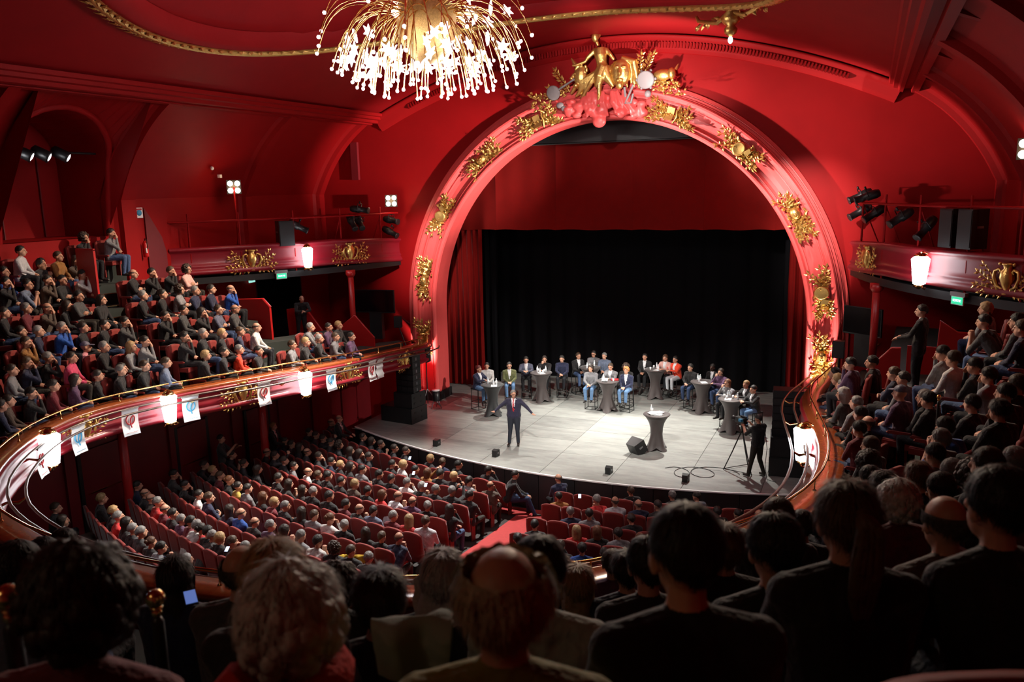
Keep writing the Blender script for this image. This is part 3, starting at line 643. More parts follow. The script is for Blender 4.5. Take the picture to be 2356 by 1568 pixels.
# ------------------------------------------------------------------ gilded ornaments
def spray(mb, p, d, L, n, ls, up=(0, -1, 0), spread=.9, rnd=R):
    p = V(p); d = V(d).normalized(); up = V(up); w_ = d.cross(up).normalized()
    mb.tube([p, p+d*L*.5+w_*L*.04, p+d*L], [.022, .016, .006], 5)
    for i in range(n):
        t = (i+.5)/n; q = p+d*L*t; s_ = 1 if i % 2 else -1
        mb.leaf(q+up*.01, d*.7+w_*s_*spread*rnd.uniform(.7, 1.2)+up*rnd.uniform(-.1, .5), up, ls*rnd.uniform(.8, 1.25), ls*.5)
    mb.leaf(p+d*L*.95, d, up, ls*1.2, ls*.5)
def arch_trophy(variant):
    """trophy of leaves round a mask, drum or book; local x across, z along the arch, -y outwards"""
    rr = random.Random(variant*7+3); t = thing('gilded_trophy', 'x', 'ornament')
    mb = MB()
    for k in range(18):
        a = rr.choice((-1, 1))*rr.uniform(.0, .55); s_ = rr.choice((-1, 1))
        spray(mb, (rr.uniform(-.10, .10), -.02, s_*.1), (sin(a), -.15, s_*cos(a)), rr.uniform(.28, .6), 7, .12, rnd=rr)
    for k in range(44): mb.leaf((rr.uniform(-.2, .2), -.05, rr.uniform(-.42, .42)), (rr.uniform(-1, 1), -.5, rr.uniform(-1, 1)), (0, -1, 0), rr.uniform(.1, .18), .07)
    mb.build('foliage', GOLD, t)['kind'] = 'stuff'
    mb = MB(); Mx = Matrix.Rotation(pi/2, 3, 'X')
    if variant == 0:    # drum
        mb.lathe([(.15, .0), (.17, .02), (.17, .14), (.15, .16), (.13, .155)], 18, (0, -.02, .03), M=Mx)
        mb.box((.05, -.15, -.2), (.16, .05, .12), ry=.4)
    elif variant == 1:  # mask
        mb.ell((0, -.09, .02), (.12, .09, .16), nu=14, nv=10); mb.ell((0, -.18, -.01), (.025, .04, .045)); mb.ell((-.045, -.165, .045), (.03, .02, .014)); mb.ell((.045, -.165, .045), (.03, .02, .014)); mb.tube([(-.04, -.165, -.07), (0, -.18, -.085), (.04, -.165, -.07)], .014, 6)
    else:               # open book and ribbon
        mb.box((-.08, -.12, .03), (.16, .04, .2), rz=.3); mb.box((.08, -.12, .03), (.16, .04, .2), rz=-.3); mb.tube([(-.2, -.1, -.1), (-.05, -.14, -.17), (.1, -.12, -.12), (.2, -.08, -.2)], .03, 6)
    mb.build('emblem', GOLD, t); return t
TR = [arch_trophy(i) for i in range(3)]
AO = [(-2.24, 10.15, 2, 'upper left of the arch, first beside the muse'), (-4.39, 8.93, 1, 'left shoulder of the arch'), (-5.99, 6.97, 0, 'left haunch of the arch'), (-6.84, 4.63, 1, 'left pier above the balcony rail'), (-6.93, 2.36, 2, 'foot of the left pier'),
      (2.3, 10.21, 2, 'upper right of the arch, first beside the muse'), (4.48, 9.04, 0, 'right shoulder of the arch'), (6.19, 7.03, 1, 'right haunch of the arch'), (7.05, 4.59, 0, 'right pier above the balcony'), (7.05, 2.6, 1, 'foot of the right pier')]
for x, z, v, l in AO:
    if z > ZC:
        a = atan2(z-ZC, x); rr_ = hypot(x, z-ZC); k = (RI+.50)/rr_; x *= k; z = ZC+(z-ZC)*k
        ry = -(a) if x > 0 else -(a)  # local z tangent to the arch
    else: ry = 0; x = math.copysign(RI+.50, x)
    o = place(TR[v], USED, (x, .03, z), label='gilded leaf trophy on the %s' % l, group='trophies on the arch', rot=(0, ry, 0), scale=(1.3, 1.5, 1.22))
def lyre():
    """vase-shaped lyre between scroll handles with leafy sprays; faces -y"""
    t = thing('gilded_cartouche', 'x', 'ornament')
    mb = MB(); mb.lathe([(.03, -.33), (.09, -.30), (.04, -.24), (.10, -.12), (.145, .02), (.13, .14), (.075, .21), (.10, .27), (.12, .29), (.11, .31)], 16, (0, -.02, .03)); 
    for sx in (-1, 1):
        mb.tube([(sx*.05, -.03, -.2), (sx*.2, -.05, -.12), (sx*.27, -.06, .04), (sx*.25, -.06, .17), (sx*.16, -.06, .22), (sx*.12, -.06, .17), (sx*.16, -.06, .13)], [.02, .032, .036, .034, .03, .024, .02], 7)
        mb.ell((sx*.15, -.06, .32), .035, nu=8, nv=6)
    mb.build('lyre', GOLD, t)
    mb = MB()
    for sx in (-1, 1):
        spray(mb, (sx*.06, -.02, -.27), (sx*1, -.06, .22), .62, 11, .12)
        spray(mb, (sx*.12, -.02, -.25), (sx*1, -.06, .75), .62, 11, .12)
        spray(mb, (sx*.06, -.02, -.29), (sx*1, -.06, -.03), .5, 8, .10)
        spray(mb, (sx*.25, -.02, -.05), (sx*.8, -.06, 1.0), .42, 7, .10)
    mb.build('foliage', GOLD, t)['kind'] = 'stuff'
    return t
LY = lyre()
def on_curve(c, fr, i, dz, outv=.03, sgn=1):
    p = c[i]; n_ = fr[i]*sgn; return V((p.x, p.y, 0)) + n_*outv + V((0, 0, dz)), atan2(n_.y, n_.x)+pi/2
for i, l in ((6, 'nearest the stage, behind the speaker stack'), (13, 'second from the stage'), (21, 'between two white banners in the middle'), (29, 'nearest the left picture edge')):
    p, rz = on_curve(LED, [-f[0] for f in FRM], i+1, LED[i].z-.33, -.0)
    place(LY, USED, p, rz, 'gilded lyre cartouche on the left balcony front, %s' % l, 'lyre cartouches on the balcony', scale=(.95, .9, .95))
for side, i, l in (('left', 20, 'left gallery front, left one of two'), ('left', 8, 'left gallery front, right one nearer the arch'), ('right', 6, 'right gallery front, half turned at its left end'), ('right', 25, 'right gallery front at the right picture edge')):
    c, fr = GAL[side], GAL[side+'f']; p, rz = on_curve(c, [f[0] for f in fr], i, 5.83, .0)
    place(LY, USED, p, rz, 'gilded lyre cartouche on the %s' % l, 'lyre cartouches on the galleries', scale=(1.12, 1, 1.08))
# ------------------------------------------------------------------ lanterns
def lantern():
    t = thing('front_lantern', 'x', 'lamp')
    mb = MB(); mb.lathe([(.06, -.36), (.14, -.33), (.17, -.1), (.19, .1), (.21, .26), (.15, .32), (.06, .34)], 6, (0, -.16, 0), smooth=False); mb.build('glass_body', LANT, t)
    mb = MB(); mb.lathe([(.16, .33), (.12, .38), (.05, .42)], 6, (0, -.16, 0)); mb.lathe([(.02, -.46), (.07, -.41), (.12, -.36)], 6, (0, -.16, 0))
    for sx in (-1, 1): mb.tube([(sx*.04, -.02, -.42), (sx*.13, -.1, -.46), (sx*.17, -.2, -.40), (sx*.11, -.2, -.36)], .015, 6)
    mb.tube([(0, .02, .38), (0, -.1, .44), (.06, -.2, .42)], .018, 6); mb.build('bracket', BRASS, t)
    return t
LN = lantern(); 
def put_lantern(p, rz, n_, label, e):
    place(LN, USED, p, rz, label, 'white lanterns along the fronts')
    q = V(p)+n_*.62+V((0, 0, .05)); point('lantern_light', q, e, COOL, .3)
for i, l, e in ((17, 'left balcony front, nearest the stage', 30), (25, 'left balcony front, middle one', 30), (32, 'left balcony front, nearest the camera at far left', 26), (76, 'right balcony front inside the pipes', 22)):
    n_ = -FRM[i+1][0]; p, rz = on_curve(LED, [-f[0] for f in FRM], i+1, LED[i].z-.30, .06)
    put_lantern(p, rz, n_, 'glaring white lantern on the %s' % l, e)
for side, i, l in (('left', 14, 'left'), ('right', 17, 'right')):
    c, fr = GAL[side], GAL[side+'f']; p, rz = on_curve(c, [f[0] for f in fr], i, 5.85, .08)
    put_lantern(p, rz, fr[i][0], 'glaring white lantern on the upper %s gallery front' % l, 26)
# ------------------------------------------------------------------ banners with the printed letter phi
def banner(m, label, i, dd=-.27, fold=0):
    t = thing('banner', label, 'banner'); n_ = -FRM[i][0]; rz = atan2(n_.y, n_.x)+pi/2
    L0 = LED[i]; t.location = L0 + n_*(-dd) + V((0, 0, -.12)); t.rotation_euler = (0, 0, rz)
    mb = MB(); H, W_ = .60, .40; k = 10; vs = []
    for th in (0, .004):
        for j in range(k+1):
            z = -H*j/k; yo = .05*sin(j/k*3.2)+(.05*abs(sin(j*.8)) if fold else 0)
            for i_ in range(3): vs.append((-W_/2+W_*i_/2, yo-th+(.02 if i_ == 1 else 0), z))
    q = (k+1)*3
    fs = [(a*q+j*3+i_, a*q+j*3+i_+1, a*q+j*3+i_+4, a*q+j*3+i_+3) for a in (0, 1) for j in range(k) for i_ in range(2)]
    mb.add(vs, fs, 0, True); mb.build('sheet', WHITE, t)
    mb = MB(); mb.box((0, .0, .01), (W_+.02, .03, .03)); mb.build('top_batten', SILV, t)
    if m:
        def pt(x, z): j = -z/H; return (x, .05*sin(j*3.2)-.012, z)
        mb = MB(); path = []
        # open loop of the phi: from inner left top round the bowl, up and into the slanting stem
        for a in range(0, 21): 
            th = radians(118+ (a/20)*(360-118-22+60)); path.append(pt(.005+.105*cos(th), -.235+.12*sin(th)))
        mb.tube(path, .014, 6); mb.tube([pt(.075, -.15), pt(.02, -.20), pt(-.005, -.30), pt(.02, -.43)], .014, 6); mb.build('phi_letter', m, t)
        mb = MB(); mb.tube([pt(-.13, -.535), pt(.15, -.535)], .004, 4); mb.build('caption_line', BLUP if m is BLUP else REDP, t)
    return t
banner(REDP, 'white banner with red phi letter, nearest the stage', 12)
banner(BLUP, 'white banner with blue phi letter, first from the stage', 16)
banner(REDP, 'white banner with red phi letter beside the lantern nearest the stage', 21)
banner(BLUP, 'white banner with blue phi letter, middle of the left balcony', 25)
banner(REDP, 'white banner with red phi letter left of the middle lantern', 28)
banner(BLUP, 'white banner with blue phi letter near the left picture edge', 31)
banner(REDP, 'white banner with red phi letter hanging at the far left bend', 34)
banner(None, 'folded blank white cloth hanging beside the speaker stack', 11, fold=1)
banner(None, 'blank white sheet hanging under the right lantern', 75)
# ------------------------------------------------------------------ lamps and loudspeakers on the galleries
def profile_spot():
    """theatre lantern pointing along -y, hanging from its yoke at the origin"""
    t = thing('stage_spotlight', 'x', 'spotlight')
    Mx = Matrix.Rotation(-pi/2, 3, 'X')  # lathe axis z -> -y... front at -y
    Mx = Matrix.Rotation(pi/2, 3, 'X')
    mb = MB(); mb.lathe([(.03, -.34), (.10, -.32), (.13, -.22), (.13, .02), (.10, .05), (.10, .32), (.115, .33), (.115, .37), (.09, .37)], 14, (0, 0, -.26), M=Mx); mb.build('barrel', BLK, t)
    mb = MB(); mb.lathe([(.085, .362), (.04, .366)], 14, (0, 0, -.26), M=Mx); mb.build('lens', GLASS, t)
    mb = MB(); mb.tube([(-.15, 0, -.26), (-.15, 0, -.06), (.15, 0, -.06), (.15, 0, -.26)], .014, 6); mb.lathe([(.03, -.07), (.03, .03)], 8); mb.build('yoke', BLK, t)
    return t
PS = profile_spot()
def quad():
    t = thing('four_lamp_cluster', 'x', 'lamp'); mb = MB(); mb.box((0, .04, 0), (.44, .1, .44)); mb.build('housing', BLK, t)
    for dx in (-.11, .11):
        for dz in (-.11, .11):
            mb = MB(); mb.ell((dx, -.02, dz), (.085, .05, .085), nu=12, nv=8); mb.build('lamp', LENS, t)
    return t
QD = quad()
def rigpt(side, i, out=0): 
    p = GAL[side+'p'][i]; n_ = GAL[side+'f'][i][0]; return p + n_*out, atan2(n_.y, n_.x)+pi/2
def aim(loc, tgt):
    d = (V(tgt)-V(loc)); return (-(atan2(-d.z, hypot(d.x, d.y))) * -1, 0, atan2(d.y, d.x)+pi/2)
def put_spot(loc, tgt, label, flip=False):
    d = V(tgt)-V(loc); rz = atan2(d.y, d.x)+pi/2; pit = atan2(-d.z, hypot(d.x, d.y))
    return place(PS, USED, loc, label=label, group='spotlights on the gallery pipes', rot=(pit+(pi if flip else 0), 0, rz))
for side, i, dz, tgt, l in (('left', 14, -.05, (-5, 0, 4), 'hanging beside the loudspeaker box on the left gallery pipe'), ('left', 6, .45, (4, 0, 6), 'standing on top of the left gallery pipe'), ('left', 7, -.05, (-2, -6, 0), 'left one of two hanging under the left gallery pipe'), ('left', 6, -.05, (-1, -8, 0), 'right one of two hanging under the left gallery pipe'), ('left', 1, .0, (4, -3, 5), 'at the arch end of the left gallery pipe'), ('left', 1, -.45, (0, -1, 3), 'lowest one at the arch end of the left gallery')):
    p, rz = rigpt(side, i, -.02); p.z += dz; put_spot(p, tgt, 'black stage spotlight ' + l)
for side, i, dz, tgt, l in (('right', 0, .42, (-3, -3, 3), 'left of the pair standing on the right gallery pipe'), ('right', 3, .42, (-3, -2, 4), 'right of the pair standing on the right gallery pipe'), ('right', 0, -.05, (-3, -5, 1), 'hanging at the arch end of the right gallery pipe'), ('right', 5, -.05, (-2, -6, 0), 'second hanging lamp under the right gallery pipe'), ('right', 11, -.1, (0, -8, 1), 'long one slanting under the right gallery pipe'), ('right', 15, -.35, (4, -9, 0), 'dark one hanging low left of the right gallery loudspeaker')):
    p, rz = rigpt(side, i, -.02); p.z += dz; put_spot(p, tgt, 'black stage spotlight ' + l)
def cab(name, label, loc, d, rz, cat='loudspeaker', rx=0, horn=True):
    t = thing(name, label, cat, loc, rz); t.rotation_euler = (rx, 0, rz)
    mb = MB(); w_, dp, h = d
    mb.prism([(-w_/2, -dp/2, 0), (w_/2, -dp/2, 0), (w_*.36, dp/2, 0), (-w_*.36, dp/2, 0)], h); mb.build('cabinet', BLK, t)
    mb = MB(); mb.box((0, -dp/2-.008, h/2), (w_*.92, .016, h*.92)); mb.build('grille', BLKP, t)
    mb = MB(); mb.box((w_*.44, 0, h*.55), (.02, dp*.35, .05)); mb.box((-w_*.44, 0, h*.55), (.02, dp*.35, .05)); mb.build('handle', GREY, t)
    return t
p, rz = rigpt('left', 16, -.1); cab('loudspeaker', 'big black loudspeaker on the left gallery pipe beside a post', (p.x, p.y, 6.25), (.52, .5, .82), rz)
p, rz = rigpt('right', 19, -.1); cab('loudspeaker', 'black loudspeaker on the right gallery, left half of the pair', (p.x-.0, p.y, 6.42), (.42, .5, .88), rz)
p, rz = rigpt('right', 21, -.1); cab('loudspeaker', 'black loudspeaker on the right gallery, right half of the pair', (p.x, p.y, 6.42), (.42, .5, .88), rz)
CAMP = V((8.25, -26.4, 8))
def put_quad(loc, label, e):
    d = CAMP-V(loc); place(QD, USED, loc, atan2(d.y, d.x)+pi/2, label, 'four-lamp clusters'); q = V(loc)+d.normalized()*.4; point('cluster_light', q, e, (1, .6, .3), .1)
p, rz = rigpt('left', 21, -.2); mb = MB(); mb.tube([(p.x, p.y, 5.5), (p.x, p.y, 8.2)], .03, 6); mb.build('lamp_mast', RED, None, label='red upright mast on the left gallery carrying the lamp cluster', cat='mast')
put_quad((p.x, p.y, 8.2), 'warm four-lamp cluster on the mast above the left gallery', 14)
put_quad((GAL['leftp'][1].x, GAL['leftp'][1].y, 7.6), 'warm four-lamp cluster beside the left side of the arch', 14)
p, rz = rigpt('right', 25, -.2); mb = MB(); mb.tube([(p.x, p.y, 5.5), (p.x, p.y, 8.6)], .03, 6); mb.build('lamp_mast', RED, None, label='red upright mast on the right gallery by the picture edge', cat='mast')
put_quad((p.x, p.y, 8.55), 'warm four-lamp cluster at the right picture edge', 14)
mb = MB(); mb.ell((-11.0, -6.2, 8.8), .06); mb.build('wall_sensor', WHITE, None, label='tiny white round sensor above the left lamp cluster', cat='sensor')
mb = MB(); mb.box((-10.9, -6.0, 8.55), (.1, .1, .1)); mb.build('wall_box', WHITE, None, label='tiny white box just above the left lamp cluster', cat='box')
# lamps in the niche
mb = MB(); mb.tube([(-11.3, -13.0, 9.15), (-11.3, -10.2, 9.15)], .03, 6); mb.build('niche_pipe', BLK, None, label='black pipe across the niche carrying four lit projectors', cat='pipe')
for k, (y, l) in enumerate(((-12.69, 'first from the left'), (-12.27, 'second from the left'), (-11.79, 'third from the left'), (-11.24, 'rightmost'))):
    t = thing('niche_projector', 'lit black projector in the wall niche, %s' % l, 'projector', (-11.1, y, 9.03)); t['group'] = 'four projectors in the niche'
    dd = (V((-2, -3, 2))-t.location); t.rotation_euler = dd.to_track_quat('-Y', 'Z').to_euler()
    mb = MB(); Mx = Matrix.Rotation(pi/2, 3, 'X'); mb.lathe([(.05, -.4), (.14, -.35), (.15, 0), (.16, .05), (.13, .05)], 14, M=Mx); mb.build('barrel', BLK, t)
    mb = MB(); mb.lathe([(.13, .04), (.06, .065)], 14, M=Mx); mb.build('lens', LENSW, t)
# exit signs, extinguishers, screens
def exit_sign(loc, rz, label, s=1):
    t = thing('exit_sign', label, 'sign', loc, rz)
    mb = MB(); mb.box((0, .03, .12*s), (.44*s, .1, .09*s)); mb.build('lamp_case', SILV, t)
    mb = MB(); mb.box((0, 0, -.02*s), (.36*s, .03, .2*s)); mb.build('frame', WHITE, t)
    mb = MB(); mb.box((0, -.018, -.02*s), (.32*s, .01, .16*s)); mb.build('panel', EXITG, t)
    txt('lettering', 'SORTIE', .075*s, EXITW, (0, -.026, -.02*s), (pi/2, 0, 0), t)
c, fr = GAL['left'], GAL['leftf']; p, rz = on_curve(c, [f[0] for f in fr], 17, 5.3, .12); exit_sign(p, rz, 'lit green exit sign under the left gallery front')
c, fr = GAL['right'], GAL['rightf']; p, rz = on_curve(c, [f[0] for f in fr], 21, 5.28, .12); exit_sign(p, rz, 'lit green exit sign under the right gallery front')
mb = MB(); mb.box((-11.5, -4.25, 5.0), (.03, .3, .16)); mb.build('door_sign', mat('lit_pale_sign', (.3, .7, .6), emit=1.2), None, label='small lit sign beside the dark doorway', cat='sign')
t = thing('fire_extinguisher', 'red fire extinguisher hung on the left side wall', 'extinguisher', (-11.42, -8.74, 6.2)); mb = MB(); mb.lathe([(.08, 0), (.085, .03), (.085, .38), (.05, .46), (.03, .48)], 12); mb.build('cylinder', mat('extinguisher_red', (.5, .01, .01), .3), t)
mb = MB(); mb.tube([(0, 0, .48), (0, 0, .54), (.08, 0, .52), (.10, 0, .25)], .014, 6); mb.build('hose', BLK, t); mb = MB(); mb.box((.06, -.05, .2), (.08, .03, .14)); mb.build('label_patch', WHITE, t)
t = thing('notice', 'small white notice with red and blue disc on the left wall', 'sign', (-11.56, -8.72, 7.5)); mb = MB(); mb.box((0, 0, 0), (.02, .26, .3)); mb.build('plate', WHITE, t)
mb = MB(); mb.lathe([(.09, .0), (.09, .006)], 14, M=Matrix.Rotation(pi/2, 3, 'Y'), c=(.012, 0, 0)); mb.build('disc', BLUP, t); mb = MB(); mb.box((.014, 0, .1), (.006, .2, .05)); mb.build('band', REDP, t)
mb = MB(); mb.box((-9.9, .12, 9.1), (.3, .12, 1.4)); mb.build('wall_vent', DRED, None, label='narrow dark red loudspeaker grille high on the wall left of the arch', cat='grille')
def screen(label, c, wd, h, rz, zb):
    t = thing('television', label, 'television', (c[0], c[1], c[2]), rz)
    mb = MB(); mb.box((0, 0, 0), (wd, .07, h)); mb.build('casing', BLK, t)
    mb = MB(); mb.box((0, -.04, .01), (wd*.96, .012, h*.92)); mb.build('screen', mat('dark_screen', (.003, .003, .004), .15), t)
    mb = MB(); mb.box((0, .1, -h/2-(c[2]-h/2-zb)/2+.1), (.5, .2, c[2]-h/2-zb+.2)); mb.build('stand', BLKP, t)
screen('large black flat screen under the left gallery', (-8.55, -1.1, 3.93), 1.62, .86, .12, 2.5)
screen('large black flat screen under the right gallery', (8.2, -1.1, 3.95), 1.25, .82, -.62, 2.6)
cab('monitor_speaker', 'small grey-black loudspeaker box beside the left flat screen', (-7.55, -1.1, 3.0), (.3, .25, .42), .3)
cab('monitor_speaker', 'small black loudspeaker box against the right foot of the arch', (7.62, -1.4, 2.9), (.34, .28, .5), -.2)
mb = MB(); mb.tube([(7.62, -1.4, 1.6), (7.62, -1.4, 2.92)], .03, 6); mb.build('speaker_pole', BLK, None, label='black pole under the small loudspeaker at the right arch foot', cat='pole')
mb = MB(); mb.tube([(-7.2, -1.1, 2.1), (-7.55, -1.1, 3.02)], .02, 6); mb.build('speaker_pole', BLK, None, label='thin black pole under the small box by the left screen', cat='pole')
def wall_bar(a, b, m, label): mb = MB(); mb.tube([a, b], .035, 6); mb.build('handrail', m, None, label=label, cat='handrail')
wall_bar((8.1, .22, 2.75), (8.7, .22, 3.05), WOOD, 'short wooden handrail on the wall right of the arch')
wall_bar((-8.2, .22, 3.1), (-7.8, .22, 2.85), DRED, 'short dark handrail on the wall left of the arch')
# ------------------------------------------------------------------ muse group on top of the arch
def sculpture():
    t = thing('muse_sculpture', 'gilded muse with two masks and instruments crowning the arch', 'sculpture', (0, -.12, -1.05)); t.scale = (1.1, 1.1, 1.1)
    def rem(mb, name, m, vox=.03):
        o = mb.build(name, m, t); md = o.modifiers.new('r', 'REMESH'); md.mode = 'VOXEL'; md.voxel_size = vox; sm = o.modifiers.new('s', 'SMOOTH'); sm.iterations = 3
        bpy.context.view_layer.update(); dg = bpy.context.evaluated_depsgraph_get(); me = bpy.data.meshes.new_from_object(o.evaluated_get(dg)); o.modifiers.clear(); o.data = me
        for p in me.polygons: p.use_smooth = True
        return o
    mb = MB()
    # head, neck, torso, arms, skirt, legs
    mb.ell((-.15, -.18, 12.47), (.11, .12, .15)); mb.tube([(-.13, -.12, 12.36), (-.08, -.1, 12.22)], .055, 8); mb.ell((-.13, -.06, 12.54), (.12, .11, .09))
    mb.tube([(-.02, -.1, 12.16), (.0, -.12, 11.95), (.02, -.1, 11.75), (.05, -.1, 11.6)], [.17, .19, .15, .2], 12)
    mb.tube([(-.14, -.12, 12.14), (-.38, -.18, 11.92), (-.45, -.22, 11.8), (-.72, -.25, 11.72), (-.84, -.25, 11.72)], [.08, .065, .05, .045, .04], 8)
    mb.tube([(.14, -.08, 12.12), (.3, -.12, 11.95), (.4, -.1, 11.8)], [.08, .06, .05], 8)
    mb.tube([(.08, -.1, 11.62), (.0, -.2, 11.35), (-.1, -.16, 11.05)], [.2, .17, .09], 10); mb.tube([(-.02, -.2, 11.2), (-.02, -.22, 10.9), (-.05, -.18, 10.58), (-.02, -.28, 10.52)], [.085, .07, .045, .05], 8)
    mb.tube([(.1, -.1, 11.6), (.22, -.14, 11.3), (.38, -.1, 11.05)], [.2, .15, .05], 8)
    for k in range(7): mb.tube([(-.02+.03*k, -.22, 11.6), (-.3-.07*k+.05*(k % 2), -.16, 11.2), (-.65-.05*k+.12*(k % 3), -.06, 10.75+.03*k)], [.08, .09, .05], 6)
    rem(mb, 'muse', GOLD, .02)
    mb = MB()  # comic mask in profile, left
    mb.ell((-.62, -.14, 11.42), (.22, .15, .3)); mb.tube([(-.82, -.18, 11.5), (-.9, -.22, 11.36), (-.8, -.2, 11.3)], [.03, .06, .03], 6); mb.ell((-.74, -.2, 11.15), (.1, .1, .07)); mb.tube([(-.62, -.14, 11.65), (-.8, -.16, 11.78), (-.9, -.18, 11.95)], [.1, .07, .02], 6)
    for k in range(16): a = R.uniform(0, 2*pi); mb.ell((-.58+.17*cos(a), -.2, 11.58+.15*sin(a)), .055, nu=7, nv=5)
    mb.ell((-.78, -.27, 11.48), (.035, .02, .02))
    rem(mb, 'laughing_mask', GOLD, .018)
    mb = MB()  # tragic mask, right
    mb.ell((.62, -.16, 11.42), (.30, .18, .38)); mb.tube([(.62, -.33, 11.52), (.64, -.39, 11.38), (.64, -.34, 11.32)], [.03, .045, .03], 6)
    for s_ in (-1, 1): mb.tube([(.64+s_*.06, -.34, 11.58), (.64+s_*.18, -.32, 11.56)], .022, 5)
    mb.ell((.62, -.30, 11.06), (.12, .10, .12)); mb.tube([(.54, -.33, 11.2), (.63, -.37, 11.23), (.72, -.33, 11.19)], .022, 6)
    for k in range(9): a = pi*(.1+.8*k/8); mb.tube([(.62+.3*cos(a), -.1, 11.5+.3*sin(a)), (.64+.40*cos(a), -.12, 11.42+.2*sin(a)), (.66+.42*cos(a), -.08, 11.1-.1*(k % 2))], [.07, .07, .03], 6)
    mb.tube([(.62, -.1, 11.82), (1.0, -.1, 11.7), (1.1, -.1, 11.2), (1.15, -.08, 10.95)], [.1, .12, .08, .03], 7)
    rem(mb, 'tragic_mask', GOLD, .02)
    mb = MB()
    spray(mb, (-1.0, -.05, 11.0), (-.55, -.1, .8), .75, 16, .16); spray(mb, (-1.1, -.05, 10.9), (-.9, -.1, .4), .6, 12, .15); spray(mb, (1.15, -.05, 11.2), (.55, -.1, .9), .8, 18, .16); spray(mb, (1.1, -.05, 11.2), (.15, -.1, 1), .7, 14, .15)
    for k in range(60): mb.leaf((-1.9+R.uniform(-.35, .45), -.08, 10.78+R.uniform(-.25, .25)), (R.uniform(-1, 1), -.3, R.uniform(-1, 1)), (0, -1, 0), .15, .08)
    for k in range(70): x = 1.95+R.uniform(-.35, .5); mb.leaf((x, -.08, 11.02-.25*(x-1.9)+R.uniform(-.2, .16)), (R.uniform(-1, 1), -.3, R.uniform(-1, 1)), (0, -1, 0), .14, .08)
    mb.ell((1.85, -.12, 11.28), (.3, .12, .16)); mb.ell((2.1, -.16, 11.3), (.12, .12, .16)); mb.tube([(2.2, -.1, 11.4), (2.28, -.1, 11.55)], [.06, .01], 6)
    mb.build('laurel', GOLD, t)['kind'] = 'stuff'
    mb = MB(); Mx = Matrix.Rotation(pi/2+.2, 3, 'X')   # mandolin
    mb.lathe([(.05, 0), (.2, .02), (.22, .08), (.19, .1)], 18, (-1.47, -.12, 11.0), M=Mx); mb.tube([(-1.3, -.22, 11.06), (-.85, -.22, 11.3), (-.78, -.22, 11.34)], [.035, .03, .05], 6)
    mb.ell((-1.28, -.14, 10.62), (.12, .06, .09)); mb.ell((-1.16, -.14, 10.52), (.09, .06, .08)); mb.build('mandolin', SILV, t)
    mb = MB(); mb.lathe([(.24, 0), (.25, .03), (.25, .12), (.22, .13)], 20, (1.38, -.16, 11.18), M=Mx)
    for k in range(6): a = 2*pi*k/6; mb.ell((1.38+.27*cos(a), -.2, 11.18+.27*sin(a)), .045, nu=7, nv=5)
    mb.ell((1.42, -.15, 10.78), (.1, .08, .1)); mb.build('tambourine', SILV, t)
    mb = MB(); mb.tube([(.74, -.2, 11.0), (.78, -.22, 10.72)], .04, 6); mb.tube([(1.0, -.2, 11.05), (.86, -.25, 10.72), (.78, -.25, 10.55), (.95, -.25, 10.55), (1.0, -.22, 10.8)], .035, 6); mb.build('pipes', SILV, t)
    mb = MB()   # red clouds / drapery under the muse
    for k in range(46):
        x = R.uniform(-1.2, 1.25); z = 10.55-.12*x*x*.6+R.uniform(-.28, .24); mb.ell((x, -.04-R.uniform(0, .12), z), (R.uniform(.1, .24), .12, R.uniform(.08, .16)), nu=8, nv=6)
    for k in range(12): x = R.uniform(-.45, .7); mb.tube([(x, -.15, 10.95), (x*1.2, -.2, 10.6), (x*1.4+.1, -.12, 10.2+.05*R.random())], [.05, .09, .04], 6)
    mb.ell((-.05, -.12, 10.1), (.22, .12, .2)); rem(mb, 'red_clouds', ARCH, .03)
sculpture()
